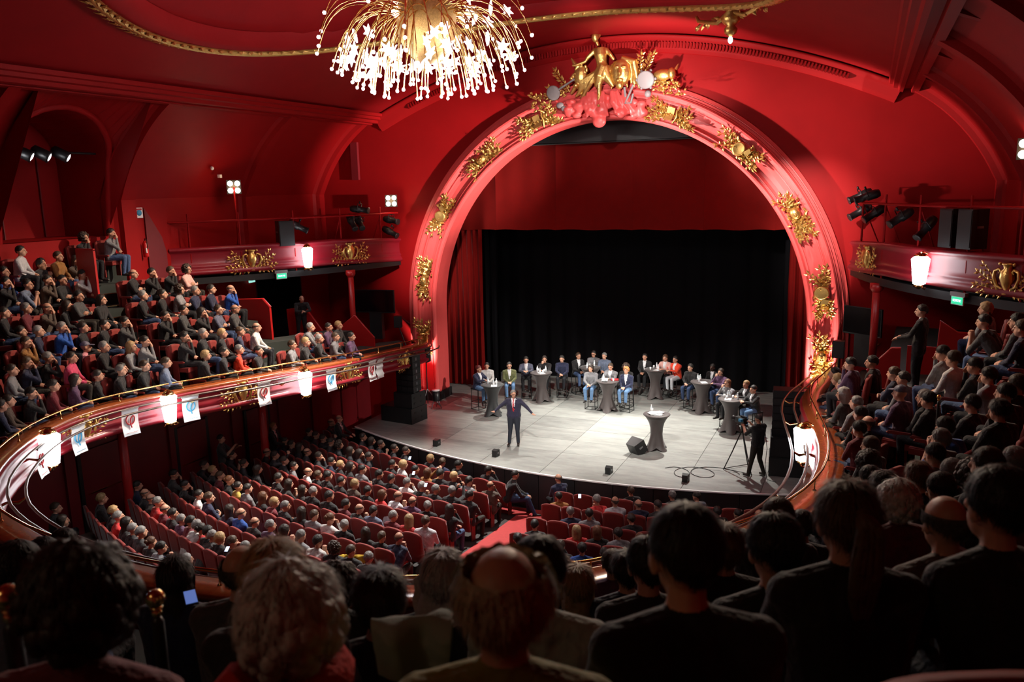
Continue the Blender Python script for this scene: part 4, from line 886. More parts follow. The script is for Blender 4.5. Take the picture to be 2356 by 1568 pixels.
# ------------------------------------------------------------------ chandelier
def chandelier():
    t = thing('chandelier', 'huge fountain chandelier of gilt rods with lit bulbs and stars', 'chandelier', (-.35, -11, 0))
    zc = 12.75
    mb = MB(); mb.lathe([(.3, 13.1), (.5, 12.6), (.42, 12.3), (.5, 11.9), (.62, 11.5), (.6, 11.15), (.48, 10.85), (.25, 10.62), (.05, 10.55)], 24); mb.build('gilt_bell', mat('gilt_mesh', (.55, .33, .12), .4, metal=.7, var=.5, vs=30, bump=.6, bs=60), t)
    rr = random.Random(5); proto = []
    for k in range(9):
        # rods: start inside the bell, rise, bend over and fall
        re, ze, top = [(2.15, 10.95, 12.2), (2.1, 10.75, 12.0), (1.95, 10.55, 11.85), (1.8, 10.35, 11.7), (1.6, 10.2, 11.6), (1.4, 10.1, 11.5), (1.15, 10.05, 11.4), (2.25, 11.4, 12.35), (.85, 10.0, 11.2)][k]
        P0, P1, P2 = V((.3, 0, 11.5)), V((re*.78, 0, top+.15)), V((re, 0, ze)); pts = [(1-u)**2*P0+2*u*(1-u)*P1+u*u*P2 for u in [i/9 for i in range(10)]]
        mb = MB(); mb.tube(pts, .0115, 5); me = MB(); 
        d = (pts[-1]-pts[-3]).normalized(); mb.tube([pts[-1]-d*.12, pts[-1]-d*.03, pts[-1]], [.011, .016, .022], 6); me.ell(pts[-1]+d*.025, .036, nu=8, nv=6)
        proto.append((mb, me))
    meshes = []
    first = []
    for k, (a, b) in enumerate(proto):
        arm = a.build('rod', BRASS, t); bl = b.build('bulb', BULB, arm); first.append([arm, bl, False])
    cnt = [13, 16, 17, 17, 17, 17, 14, 9, 12]
    for k, c in enumerate(cnt):
        for i in range(c):
            ang = 2*pi*(i+rr.uniform(-.3, .3))/c; arm, bl, used = first[k]
            if used: q = arm.copy(); COL.objects.link(q); b2 = bl.copy(); COL.objects.link(b2); b2.parent = q
            else: q = arm; first[k][2] = True
            q.rotation_euler = (rr.uniform(-.03, .03), rr.uniform(-.02, .02), ang); s_ = rr.uniform(.93, 1.04); q.scale = (s_, s_, 1)
    # frosted stars threaded on the rods
    mb = MB()
    for ax in [V((cos(a), 0, sin(a))) for a in [2*pi*i/6+.2 for i in range(6)]]:
        mb.tube([V((0, 0, 0)), ax*.05, ax*.16], [.03, .04, .008], 5)
    mb.ell((0, 0, 0), .045, nu=8, nv=6); s0 = mb.build('star', STARW, t); us = False
    for i in range(64):
        a = rr.uniform(0, 2*pi); r_ = rr.uniform(.75, 2.0); z = 10.3+rr.uniform(0, .5) if i < 40 else 10.9+rr.uniform(0, .9)
        if i >= 40: r_ = rr.uniform(.9, 1.9)
        q = s0.copy() if us else s0
        if us: COL.objects.link(q)
        us = True; q.location = (r_*cos(a), r_*sin(a), z); q.rotation_euler = (rr.uniform(-.6, .6), rr.uniform(-.6, .6), rr.uniform(0, 3))
    mb = MB(); mb.ell((.62*sin(-.9), -.62*cos(-.9), 11.55), .09); mb.build('centre_globe', BULB, t)
chandelier()
# ------------------------------------------------------------------ people: one continuous body per pose, hair as child
HC = V((0, 0, 1.20))   # head centre of every seated pose
def head_parts(c, tilt=0, turn=0, s=1.0):
    """(type, args, material) list in body space; head faces +y"""
    M = Matrix.Rotation(turn, 3, 'Z') @ Matrix.Rotation(tilt, 3, 'X'); c = V(c)
    def P(x, y, z): return c + M @ (V((x, y, z))*s)
    return [('e', P(0, -.012, .022), (.074*s, .094*s, .092*s), M, 0), ('e', P(0, .022, -.045), (.056*s, .066*s, .068*s), M, 0), ('e', P(0, .055, -.082), (.030*s, .028*s, .026*s), M, 0),
            ('c', P(0, .085, .012), .013*s, P(0, .106, -.028), .018*s, 0), ('e', P(.076, -.008, -.005), (.012*s, .026*s, .033*s), M, 0), ('e', P(-.076, -.008, -.005), (.012*s, .026*s, .033*s), M, 0),
            ('e', P(0, .078, .028), (.05*s, .018*s, .012*s), M, 0), ('e', P(0, .083, -.056), (.026*s, .014*s, .013*s), M, 0)], (P(.03, .086, .008), P(-.03, .086, .008), P(0, .098, -.056)), M
def hand_parts(w, d, palm_n, s=1.0, curl=.5, side=1):
    """palm and five separate fingers from wrist w pointing along d"""
    w = V(w); d = V(d).normalized(); n = V(palm_n); n = (n - d*n.dot(d)).normalized(); x = d.cross(n)*side; out = []
    out.append(('c', w, .026*s, w+d*.045*s, .034*s, 0)); out.append(('c', w+d*.04*s-x*.018*s, .018*s, w+d*.085*s-x*.02*s, .016*s, 0)); out.append(('c', w+d*.04*s+x*.018*s, .018*s, w+d*.085*s+x*.02*s, .016*s, 0))
    for k, (o, L) in enumerate(((-.030, .062), (-.010, .074), (.011, .068), (.030, .052))):
        a = w+d*.088*s+x*o*s; b = a+(d*cos(curl)+n*sin(curl))*L*.5*s+x*o*.15*s; e = b+(d*cos(curl*2)+n*sin(curl*2))*L*.5*s
        out += [('c', a, .0105*s, b, .0095*s, 0), ('c', b, .0095*s, e, .008*s, 0)]
    a = w+d*.02*s-x*.026*s; b = a+(d*.7-x*.7).normalized()*.04*s; e = b+(d*.9-x*.1+n*.3).normalized()*.032*s
    out += [('c', a, .014*s, b, .012*s, 0), ('c', b, .011*s, e, .009*s, 0)]
    return out
def make_body(name, J, voxel=.012, ratio=.4, shirt=False, hem=None, bare=False, fat=1.0, sleeve=1):
    """J: joints dictionary"""
    parts = []; hp, eyes, HM = head_parts(J['head'], J.get('tilt', 0), J.get('turn', 0), J.get('hs', 1.12)); parts += hp
    g = lambda k: V(J[k]); hd = g('head'); f = fat*1.12
    parts.append(('c', hd+HM @ V((0, -.015, -.06)), .052, g('neck'), .056, 0))
    parts.append(('c', g('neck')+V((0, 0, -.02)), .07, g('chest')+V((0, 0, .08)), .09, 1))
    for s_ in (-1, 1):
        sh = g('shL' if s_ < 0 else 'shR'); parts.append(('c', g('neck')+V((0, -.005, -.03)), .062*f, sh, .068*f, 1))
        parts.append(('c', sh, .07*f, V((s_*.095*f, 0, 0))+g('chest')*1.0, .105*f, 1)); parts.append(('c', V((s_*.095*f, 0, 0))+g('chest'), .108*f, V((s_*.075*f, 0, 0))+g('waist'), .10*f, 1))
        parts.append(('c', V((s_*.07*f, 0, 0))+g('waist'), .103*f, V((s_*.08*f, 0, 0))+g('pelvis'), .112*f, 1))
    parts.append(('c', g('chest'), .115*f, g('waist'), .11*f, 1)); parts.append(('c', g('waist'), .11*f, g('pelvis'), .115*f, 1))
    for s_, q in ((-1, 'L'), (1, 'R')):
        sh, el, wr = g('sh'+q), g('el'+q), g('wr'+q); parts.append(('c', sh, .062*f, el, .047*f, 1)); parts.append(('c', el, .046*f, wr, .032, 1 if sleeve else 0))
        hdv = V(J.get('hd'+q, tuple(wr-el))); parts += hand_parts(wr, hdv, J.get('pn'+q, (0, 0, -1)), 1.0, J.get('curl', .5), s_)
        hip, kn, an = g('hip'+q), g('kn'+q), g('an'+q); parts.append(('c', hip, .098*f, kn, .070, 2)); parts.append(('c', kn, .068, an, .054, 2))
        toe = V(J.get('to'+q, tuple(an+V((s_*.02, .16, -.05))))); parts.append(('c', an+V((0, 0, -.03)), .042, toe, .036, 3)); parts.append(('c', an+V((0, -.03, -.045)), .036, toe, .034, 3))
    if hem:   # jacket skirt
        for s_ in (-1, 1): parts.append(('c', g('pelvis')+V((s_*.09, 0, 0)), .115, g('pelvis')+V((s_*.10, hem[0], hem[1])), .115, 1))
    mb = MB()
    for p in parts:
        if p[0] == 'e': mb.ell(p[1], p[2], 0, 12, 8, p[3])
        else:
            a, ra, b, rb = p[1:5]; mb.ell(a, ra, 0, 9, 6); mb.ell(b, rb, 0, 9, 6)
            if (b-a).length > 1e-4: mb.tube([a, b], [ra, rb], 10)
    o = mb.build(name, [SKIN]); md = o.modifiers.new('r', 'REMESH'); md.mode = 'VOXEL'; md.voxel_size = voxel
    sm = o.modifiers.new('s', 'SMOOTH'); sm.iterations = 2; sm.factor = .5
    if ratio < 1: dc = o.modifiers.new('d', 'DECIMATE'); dc.ratio = ratio
    dg = bpy.context.evaluated_depsgraph_get(); me = bpy.data.meshes.new_from_object(o.evaluated_get(dg)); bpy.data.objects.remove(o)
    me.name = name; me.materials.clear()
    for m in (SKIN, CLOTH, LEGS, SHOE, SHIRT, EYE, LIP, REDP): me.materials.append(m)
    n = len(me.polygons); C = np.zeros(n*3); me.polygons.foreach_get('center', C); C = C.reshape(-1, 3); N = np.zeros(n*3); me.polygons.foreach_get('normal', N); N = N.reshape(-1, 3)
    best = np.full(n, 9.); mi = np.zeros(n, int)
    for p in parts:
        if p[0] == 'e':
            c = np.array(p[1]); r = np.array(p[2]); MM = np.array(p[3]) if p[3] else np.eye(3); q = (C-c)@MM; d = (np.linalg.norm(q/r, axis=1)-1)*r.min(); m = p[4]
        else:
            a, ra, b, rb, m = np.array(p[1]), p[2], np.array(p[3]), p[4], p[5]; ab = b-a; L = max(1e-9, ab@ab); t = np.clip((C-a)@ab/L, 0, 1); d = np.linalg.norm(C-a-t[:, None]*ab, axis=1)-(ra+(rb-ra)*t)
        k = d < best; best[k] = d[k]; mi[k] = m
    if shirt:
        nk = np.array(g('neck')); ch = np.array(g('waist')); ax = (ch-nk); L = np.linalg.norm(ax); ax /= L; t = (C-nk)@ax; w_ = .055*(1-t/(L*1.0))+.012
        k = (mi == 1) & (N[:, 1] > .25) & (t > -.03) & (t < L*.95) & (np.abs(C[:, 0]-nk[0]) < w_) & (C[:, 1] > nk[1]); mi[k] = 4
        if shirt == 'tie': k2 = k & (np.abs(C[:, 0]-nk[0]) < .017+.012*(t/L)); mi[k2] = 7
    for e in eyes[:2]: mi[(np.linalg.norm((C-np.array(e))/np.array((1.5, 1, .8)), axis=1) < .0125)] = 5
    mi[(np.linalg.norm((C-np.array(eyes[2]))/np.array((2.2, 1, .6)), axis=1) < .011)] = 6
    me.polygons.foreach_set('material_index', mi.astype(np.int32)); me.polygons.foreach_set('use_smooth', [True]*n); me.update()
    me['hs'] = J.get('hs', 1.12); me['head'] = tuple(J['head']); me['hr'] = (J.get('tilt', 0), J.get('turn', 0))
    return me
def SIT(**k):
    d = dict(head=(0, 0, 1.20), neck=(0, -.035, 1.055), chest=(0, -.06, .90), waist=(0, -.09, .70), pelvis=(0, -.10, .54), shL=(-.19, -.05, .965), shR=(.19, -.05, .965),
             elL=(-.235, .04, .73), elR=(.235, .04, .73), wrL=(-.07, .22, .62), wrR=(.07, .24, .63), hdL=(.9, .6, -.1), hdR=(-.9, .6, -.1), pnL=(0, 0, -1), pnR=(0, 0, -1),
             hipL=(-.09, -.08, .52), hipR=(.09, -.08, .52), knL=(-.13, .33, .53), knR=(.13, .33, .53), anL=(-.12, .30, .10), anR=(.13, .27, .10))
    d.update(k); return d
BODY = {}
BODY[0] = make_body('body_sitting', SIT(turn=.1))
BODY['tuck'] = make_body('body_sitting_legs_tucked', SIT(turn=.15, knL=(-.12, .25, .54), knR=(.12, .25, .54), anL=(-.12, .12, .12), anR=(.12, .08, .12), toL=(-.13, .24, .05), toR=(.13, .2, .05), wrL=(-.06, .2, .66), wrR=(.07, .2, .66)))
BODY['near'] = make_body('body_sitting_near', SIT(turn=.05), voxel=.008, ratio=.45)
BODY[1] = make_body('body_arms_folded', SIT(elL=(-.235, .06, .76), elR=(.235, .06, .76), wrL=(.04, .18, .80), wrR=(-.04, .21, .77), hdL=(1, 0, .1), hdR=(-1, 0, .1), pnL=(0, -1, 0), pnR=(0, -1, 0), turn=-.15))
BODY[2] = make_body('body_hand_on_chin', SIT(elR=(.19, .20, .80), wrR=(.075, .15, 1.06), hdR=(-.2, -.1, 1), pnR=(-.3, -1, 0), elL=(-.2, .08, .72), wrL=(.05, .22, .70), hdL=(1, .1, .1), tilt=-.08, curl=.9))
BODY[3] = make_body('body_leaning_forward', SIT(pelvis=(0, -.32, .54), waist=(0, -.28, .70), chest=(0, -.15, .88), neck=(0, -.05, 1.05), shL=(-.17, -.09, .98), shR=(.17, -.09, .98), hipL=(-.09, -.30, .52), hipR=(.09, -.30, .52), knL=(-.15, .14, .54), knR=(.15, .14, .54), anL=(-.13, .18, .10), anR=(.13, .18, .10),
                    elL=(-.15, .13, .68), elR=(.15, .13, .68), wrL=(-.035, .17, .93), wrR=(.04, .17, .93), hdL=(.2, .1, 1), hdR=(-.2, .1, 1), pnL=(1, 0, 0), pnR=(-1, 0, 0), tilt=-.05, curl=.8), sleeve=0)
BODY[4] = make_body('body_phone_raised', SIT(elR=(.2, .22, 1.0), wrR=(.12, .36, 1.22), hdR=(-.1, .1, 1), pnR=(-1, 0, 0), elL=(-.2, .2, .95), wrL=(-.06, .36, 1.15), hdL=(.2, .2, 1), curl=1.0))
# stage seats are bar stools: everything 30 cm higher, legs hanging to the footrest
def STOOL(**k):
    d = SIT(); d = {a: ((b[0], b[1], b[2]+.30) if isinstance(b, tuple) and a[:2] not in ('hd', 'pn') else b) for a, b in d.items()}
    d.update(head=(0, 0, 1.50), anL=(-.10, .26, .42), anR=(.11, .28, .40), knL=(-.13, .30, .80), knR=(.13, .30, .80)); 
    for a, b in k.items(): d[a] = b
    return d
BODY['s0'] = make_body('body_on_stool', STOOL(elL=(-.22, .02, 1.03), elR=(.22, .02, 1.03), wrL=(-.06, .22, .93), wrR=(.06, .24, .93), turn=.05), shirt=True)
BODY['s1'] = make_body('body_on_stool_leaning_on_table', STOOL(elL=(-.24, .16, 1.12), elR=(.24, .16, 1.12), wrL=(-.08, .34, 1.15), wrR=(.09, .34, 1.15), chest=(0, -.02, 1.2), tilt=-.1), shirt=True)
BODY['s2'] = make_body('body_on_stool_plain', STOOL(elL=(-.22, .04, 1.03), elR=(.2, .1, 1.06), wrL=(-.06, .24, .93), wrR=(.04, .25, .97), turn=-.15, tilt=-.1))
BODY['s3'] = make_body('body_on_stool_chin', STOOL(elR=(.2, .2, 1.13), wrR=(.08, .16, 1.36), hdR=(-.2, -.1, 1), pnR=(-.3, -1, 0), elL=(-.2, .16, 1.1), wrL=(.05, .3, 1.14), hdL=(1, .1, 0), curl=.9))
STD = dict(hs=1.04, head=(0, 0, 1.66), neck=(0, -.03, 1.51), chest=(0, -.03, 1.34), waist=(0, -.02, 1.12), pelvis=(0, -.01, .98), shL=(-.19, -.03, 1.44), shR=(.19, -.03, 1.44), hipL=(-.09, 0, .92), hipR=(.09, 0, .92),
           knL=(-.11, .03, .50), knR=(.12, .02, .50), anL=(-.12, -.01, .10), anR=(.16, .03, .10))
BODY['speaker'] = make_body('body_speaker', dict(STD, elL=(-.42, .06, 1.26), elR=(.42, .06, 1.28), wrL=(-.60, .20, 1.10), wrR=(.58, .24, 1.16), hdL=(-.7, .6, -.3), hdR=(.5, .8, .1), pnL=(0, 0, 1), pnR=(-.3, 0, 1), turn=.5, curl=.25), voxel=.010, ratio=.5, shirt='tie', hem=(0, -.17), fat=1.1)
BODY['usher'] = make_body('body_standing_hands_on_rail', dict(STD, elL=(-.24, .12, 1.18), elR=(.24, .12, 1.18), wrL=(-.14, .36, 1.10), wrR=(.12, .36, 1.10)), shirt='tie', hem=(0, -.14))
BODY['camera'] = make_body('body_camera_operator', dict(STD, elL=(-.24, .20, 1.22), elR=(.24, .16, 1.20), wrL=(-.10, .44, 1.36), wrR=(.10, .36, 1.42), knL=(-.15, .05, .5), anL=(-.2, .1, .1), anR=(.2, -.08, .1)), sleeve=0)
BODY['lean'] = make_body('body_leaning_on_parapet', dict(STD, chest=(0, .08, 1.22), neck=(0, .2, 1.36), head=(0, .26, 1.50), waist=(0, 0, 1.08), shL=(-.19, .16, 1.30), shR=(.19, .16, 1.30), elL=(-.24, .34, 1.10), elR=(.24, .34, 1.10), wrL=(-.05, .42, 1.08), wrR=(.07, .40, 1.10), hdL=(1, .2, 0), hdR=(-1, .2, 0)))
BODY['aisle'] = make_body('body_sitting_elbows_on_knees', SIT(pelvis=(0, -.26, .54), waist=(0, -.2, .70), chest=(0, -.12, .88), elL=(-.2, .12, .66), elR=(.2, .12, .66), wrL=(-.05, .34, .56), wrR=(.06, .33, .56), turn=.5, tilt=-.1, anL=(-.10, .36, .1), anR=(.2, .5, .1)))

# ---- hair
def hair_mesh(name, front, side, back, thick=.012, fall=0, noise_amp=.004, freq=9, vol=1.0, fluff=0, nu=36, nv=14, seed=0, only_band=None, flare=0):
    """cap of hair round the skull. front/side/back: polar angle (deg from the crown) where it ends; fall: extra length below"""
    vs = []; rr = random.Random(seed); a0, b0, c0 = .079, .100, .100
    ce = V((0, -.014, .024))
    for i in range(nu):
        th = 2*pi*i/nu   # 0 = front (+y)
        f = (cos(th)+1)/2; s_ = abs(sin(th))
        end = back + (side-back)*min(1, s_*1.15) if cos(th) < 0 else side + (front-side)*max(0, (cos(th)-.25)/.75)**.8
        end += 5*noise.noise(V((cos(th)*3.1+seed, sin(th)*3.1, seed*.7))) + 3*noise.noise(V((cos(th)*9+seed, sin(th)*9, 2)))*(1 if thick > .007 else .3)
        for j in range(nv+1):
            u = j/nv
            p0 = only_band if only_band else 0
            ph = radians(p0 + (end-p0)*min(1, u*(1 if not fall else 1.45)))
            d = V((sin(th)*sin(ph), cos(th)*sin(ph), cos(ph)))
            nz = noise.noise(V((d.x*freq+seed, d.y*freq, d.z*freq*.6)))+.5*noise.noise(V((d.x*freq*3+seed, d.y*freq*3, d.z*freq)))
            e = thick*(1-.5*u**3)*(1.0 if cos(th) < .6 else .8)+noise_amp*nz
            if fluff: e += fluff*abs(noise.noise(V((th*3+seed, ph*3, 1))))
            p = V((a0*d.x, b0*d.y, c0*d.z))*vol + d*e + ce
            if fall and u > 1/1.45 and cos(th) < .35:
                q = (u-1/1.45)/(1-1/1.45); k = max(0, min(1, (.35-cos(th))*2)); p = p + V((d.x*flare*q, d.y*flare*.6*q, -fall*q*k*(1+.08*nz)))
            vs.append(p)
    mb = MB(); k = nv+1
    mb.add(vs, [(i*k+j, ((i+1) % nu)*k+j, ((i+1) % nu)*k+j+1, i*k+j+1) for i in range(nu) for j in range(nv)], 0, True)
    # turned-under edge so that the hair has a thickness
    rim = [vs[i*k+nv] for i in range(nu)]; inn = [V((p.x*.86, p.y*.86, p.z+.004)) for p in rim]
    mb.add(rim+inn, [(i, (i+1) % nu, nu+(i+1) % nu, nu+i) for i in range(nu)], 0, True)
    return mb
def as_mesh(mb, name, m=None):
    me = bpy.data.meshes.new(name); me.from_pydata(mb.v, [], mb.f); me.materials.append(m or HAIR)
    me.polygons.foreach_set('use_smooth', mb.s); me.update(); return me
def tail():
    mb = hair_mesh('t', 54, 93, 126, .012, noise_amp=.006, freq=14, nu=48, nv=20, seed=5)
    for k in range(9): a = k*.7; mb.tube([(.008*cos(a), -.115, .07+.01*sin(a)), (.02*cos(a), -.17, .05+.015*sin(a)), (.03*cos(a), -.165, -.06), (.028*cos(a+.3), -.15, -.17), (.01*cos(a), -.145, -.27)], [.014, .02, .019, .015, .003], 6)
    mb.tube([(0, -.11, .07), (0, -.125, .067)], .026, 8); return mb
def curly(seed, r=.05, spread=.09, n=70):
    mb = hair_mesh('c', 50, 100, 124, .03, noise_amp=.012, freq=12, seed=seed); rr = random.Random(seed)
    for k in range(n):
        th = rr.uniform(.9, 2*pi-.9); ph = rr.uniform(0, 2.3); d = V((sin(th)*sin(ph), cos(th)*sin(ph), cos(ph))); mb.ell(V((d.x*.105, d.y*.12-.014, d.z*.12+.02)), rr.uniform(.018, .034), nu=6, nv=4)
    return mb
def cap():
    mb = hair_mesh('cap', 72, 80, 84, .014, noise_amp=0, nu=28, nv=8); mb.prism([(-.065, .07, .048), (.065, .07, .048), (.05, .16, .036), (0, .178, .034), (-.05, .16, .036)], .008); mb.ell((0, -.014, .138), .008); return mb
def bun(): mb = hair_mesh('bun', 54, 93, 126, .011, noise_amp=.004); mb.ell((0, -.12, .06), (.04, .035, .04)); return mb
SPEC = {
 'k': [dict(front=56, side=93, back=130, thick=.013, noise_amp=.006, seed=1), dict(front=50, side=91, back=127, thick=.019, noise_amp=.010, freq=8, seed=2), dict(front=60, side=88, back=124, thick=.008, noise_amp=.003, seed=3)],
 'l': [dict(front=52, side=106, back=118, thick=.016, fall=.20, noise_amp=.006, seed=4, flare=.02), 'bun', dict(front=54, side=108, back=122, thick=.018, fall=.11, noise_amp=.006, seed=6)],
 'g': [dict(front=50, side=91, back=127, thick=.011, noise_amp=.006, seed=7), dict(front=42, side=94, back=129, thick=.014, noise_amp=.009, seed=8)],
 'o': [dict(front=74, side=95, back=124, thick=.006, noise_amp=.003, seed=9, only_band=74)],
 'w': ['curly', dict(front=50, side=100, back=128, thick=.022, noise_amp=.010, seed=11)],
 'y': [dict(front=54, side=102, back=122, thick=.020, noise_amp=.009, seed=12, fall=.03), dict(front=50, side=96, back=128, thick=.018, noise_amp=.008, seed=13)],
 'A': ['curly'], 'c': ['cap'], 'T': ['tail'],
 'H': [dict(front=54, side=108, back=122, thick=.024, fall=.12, noise_amp=.014, freq=16, seed=15, flare=.05)],
 'f': [dict(front=60, side=104, back=132, thick=.018, noise_amp=.012, freq=15, seed=16, only_band=60)],
}
NAMES = {'k': 'short_hair', 'l': 'long_hair', 'g': 'grey_hair', 'o': 'fringe_of_hair', 'w': 'white_hair', 'y': 'blond_hair', 'A': 'curly_hair', 'c': 'cap', 'T': 'ponytail_hair', 'H': 'long_grey_hair', 'f': 'fringe_of_hair'}
def strands(mb, n, seed, length=.05, curl=0.0, w_=.0016):
    """short tapering strands lying over the hair surface, flowing away from the crown"""
    rr = random.Random(seed); vs = [V(v) for v in mb.v]; fs = [f for f in mb.f if len(f) == 4]; c0 = V((0, -.02, .04))
    for k in range(n):
        f = rr.choice(fs); u, v = rr.random(), rr.random(); p = vs[f[0]].lerp(vs[f[1]], u).lerp(vs[f[3]].lerp(vs[f[2]], u), v)
        nrm = (p-c0); nrm = nrm.normalized() if nrm.length > 1e-4 else V((0, 0, 1)); dn = V((nrm.x*.6, nrm.y*.6-.15, -1.0)); d = (dn-nrm*dn.dot(nrm)); d = d.normalized() if d.length > .05 else V((0, 1, 0))
        s_ = nrm.cross(d).normalized(); d = (d+s_*rr.gauss(0, .22)+nrm*rr.uniform(.02, .30)).normalized(); L = length*rr.uniform(.5, 1.3); cx = s_*curl*rr.uniform(-1, 1)
        q = [p+d*L*t+nrm*(.004-.020*t*t)+cx*sin(t*4) for t in (0, .5, 1)]
        mb.add([q[0]-s_*w_, q[0]+s_*w_, q[1]+s_*w_*.8, q[1]-s_*w_*.8, q[2]], [(0, 1, 2, 3), (3, 2, 4)], 0, True)
    return mb
def style(key, i, near):
    sp = SPEC[key][i]; sd = 10+i
    if sp == 'bun': mb = bun()
    elif sp == 'curly': mb = curly(10 if key == 'w' else 14, n=90 if not near else 150)
    elif sp == 'cap': return as_mesh(cap(), 'cap')
    elif sp == 'tail': mb = tail()
    else: mb = hair_mesh(key, **(dict(sp, nu=56, nv=22) if near else sp)); sd = sp['seed']
    if near: strands(mb, 2600 if key not in 'o' else 700, sd, .045 if key in 'kgob' else .07, .006 if key in 'AHwf' else .002)
    return as_mesh(mb, NAMES[key])
HM_ = {k: [style(k, i, False) for i in range(len(v))] for k, v in SPEC.items()}
HN_ = {k: [style(k, i, True) for i in range(len(v))] for k, v in SPEC.items()}
for D_ in (HM_, HN_): D_['b'] = D_['k']; D_['a'] = D_['l']; D_['L'] = [D_['l'][0]]
HCOL = {'k': (.012, .009, .007), 'l': (.020, .012, .008), 'g': (.20, .19, .18), 'o': (.09, .07, .055), 'w': (.62, .60, .56), 'y': (.36, .23, .10), 'A': (.035, .018, .010), 'c': (.10, .09, .13), 'T': (.11, .06, .025), 'H': (.42, .39, .36),
        'f': (.5, .42, .27), 'b': (.055, .030, .015), 'a': (.11, .040, .014), 'L': (.34, .22, .10)}
HTXT = {'k': 'short black hair', 'l': 'dark hair', 'g': 'short grey hair', 'o': 'a balding head', 'w': 'white hair', 'y': 'blond hair', 'A': 'dark curly hair', 'c': 'a cap', 'T': 'a ponytail', 'H': 'long grey hair', 'f': 'a bald crown', 'b': 'brown hair', 'a': 'reddish brown hair', 'L': 'long blond hair'}
TCOL = {'k': (.012, .011, .012), 'n': (.014, .018, .05), 'g': (.20, .20, .21), 'G': (.05, .05, .05), 'd': (.12, .15, .22), 'W': (.62, .60, .58), 'B': (.012, .07, .32), 'm': (.13, .010, .018), 'c': (.30, .13, .03), 't': (.075, .05, .035), 'P': (.62, .24, .28),
        'p': (.65, .06, .14), 'S': (.62, .34, .30), 'R': (.70, .05, .015), 'r': (.48, .02, .02), 'V': (.10, .045, .10), 'Y': (.38, .28, .05), 'w': (.5, .5, .52), 'O': (.11, .12, .045), 'Q': (.20, .17, .03), 'h': (.34, .37, .32), 'N': (.09, .10, .15)}
TTXT = {'k': 'black', 'n': 'navy', 'g': 'grey', 'G': 'charcoal', 'd': 'blue-grey', 'W': 'white', 'B': 'bright blue', 'm': 'maroon', 'c': 'camel', 't': 'brown', 'P': 'pale pink', 'p': 'hot pink', 'S': 'light pink', 'R': 'orange-red', 'r': 'red', 'V': 'plum', 'Y': 'mustard yellow', 'w': 'light striped', 'O': 'olive', 'Q': 'mustard green', 'h': 'pale green-grey', 'N': 'slate'}
PCNT = 0
TGT = V((-1.2, -3.6, 0))
def person(loc, rz, pose, hair, top, label, group=None, scale=1.0, hcol=None, tcol=None, hi=None, near=False):
    global PCNT
    PCNT += 1; rr = random.Random(PCNT*31); me = BODY[pose]
    o = link('person', me, None, label, 'person', group, None, loc, rz); c = tcol or TCOL[top]; k = rr.uniform(.85, 1.15); o.color = (c[0]*k, c[1]*k, c[2]*k, 1); o.scale = (scale,)*3
    lst = (HN_ if near else HM_)[hair]; hm = lst[hi if hi is not None else rr.randrange(len(lst))]
    if hm: 
        h = link(hm.name.split('.')[0], hm, o); M = Matrix.Translation(V(me['head'])) @ Matrix.Rotation(me['hr'][1], 4, 'Z') @ Matrix.Rotation(me['hr'][0], 4, 'X') @ Matrix.Scale(me['hs'], 4); h.matrix_local = M
        c = hcol or HCOL[hair]; k = rr.uniform(.75, 1.3); h.color = (c[0]*k, c[1]*k, c[2]*k, 1)
    return o
def face(p, tgt=TGT): return atan2(-(tgt.x-p.x), tgt.y-p.y)   # rotation that turns +y to the target
# ------------------------------------------------------------------ seats
def seat_proto():
    t = thing('theatre_seat', 'x', 'seat')
    mb = MB(); W_ = .262; rows = [(.30, -.27), (.55, -.30), (.84, -.335), (.97, -.355)]; vs = []
    k = 9
    for th in (0, .07):
        for z, y in rows + [(1.03, -.36)]:
            for i in range(k):
                u = i/(k-1)*2-1; zz = z + (-.05*abs(u)**3 if z > .9 else 0); vs.append((W_*u*(.97 if z > .9 else 1), y-th+.02*u*u*(1 if th == 0 else 0)+(.015 if z > .95 and th else 0), zz))
    m = len(rows)+1; q = m*k; fs = []
    for a in (0, 1):
        for j in range(m-1):
            for i in range(k-1): f = (a*q+j*k+i, a*q+j*k+i+1, a*q+(j+1)*k+i+1, a*q+(j+1)*k+i); fs.append(f if a == 0 else f[::-1])
    ring = [i for i in range(k)] + [j*k+k-1 for j in range(1, m)] + [(m-1)*k+i for i in range(k-2, -1, -1)] + [j*k for j in range(m-2, 0, -1)]
    for a, b in zip(ring, ring[1:]+ring[:1]): fs.append((a, q+a, q+b, b))
    mb.add(vs, fs, 0, True); mb.build('backrest', VEL, t)
    mb = MB(); mb.box((0, -.05, .41), (.48, .44, .10)); mb.box((0, -.03, .45), (.44, .4, .05)); mb.build('seat_cushion', VEL, t)
    for sx in (-1, 1):
        mb = MB(); mb.box((sx*.262, -.10, .62), (.045, .34, .05)); mb.box((sx*.262, -.16, .32), (.03, .16, .60)); mb.tube([(sx*.262, .07, .62), (sx*.262, .085, .60)], .024, 6); mb.build('armrest', VEL, t)
    return t
SEAT = seat_proto()
NSEAT = 0
ORDW = 'first second third fourth fifth sixth seventh eighth ninth tenth eleventh twelfth'.split()
ORD = lambda n: '%d%s' % (n, 'th' if 10 <= n % 100 <= 20 else {1: 'st', 2: 'nd', 3: 'rd'}.get(n % 10, 'th'))
def rowy(r, x): return -7.05 - 1.155*r + (x-1.2)**2/36
def rowdir(x): return atan2(2*(x-1.2)/36, 1)
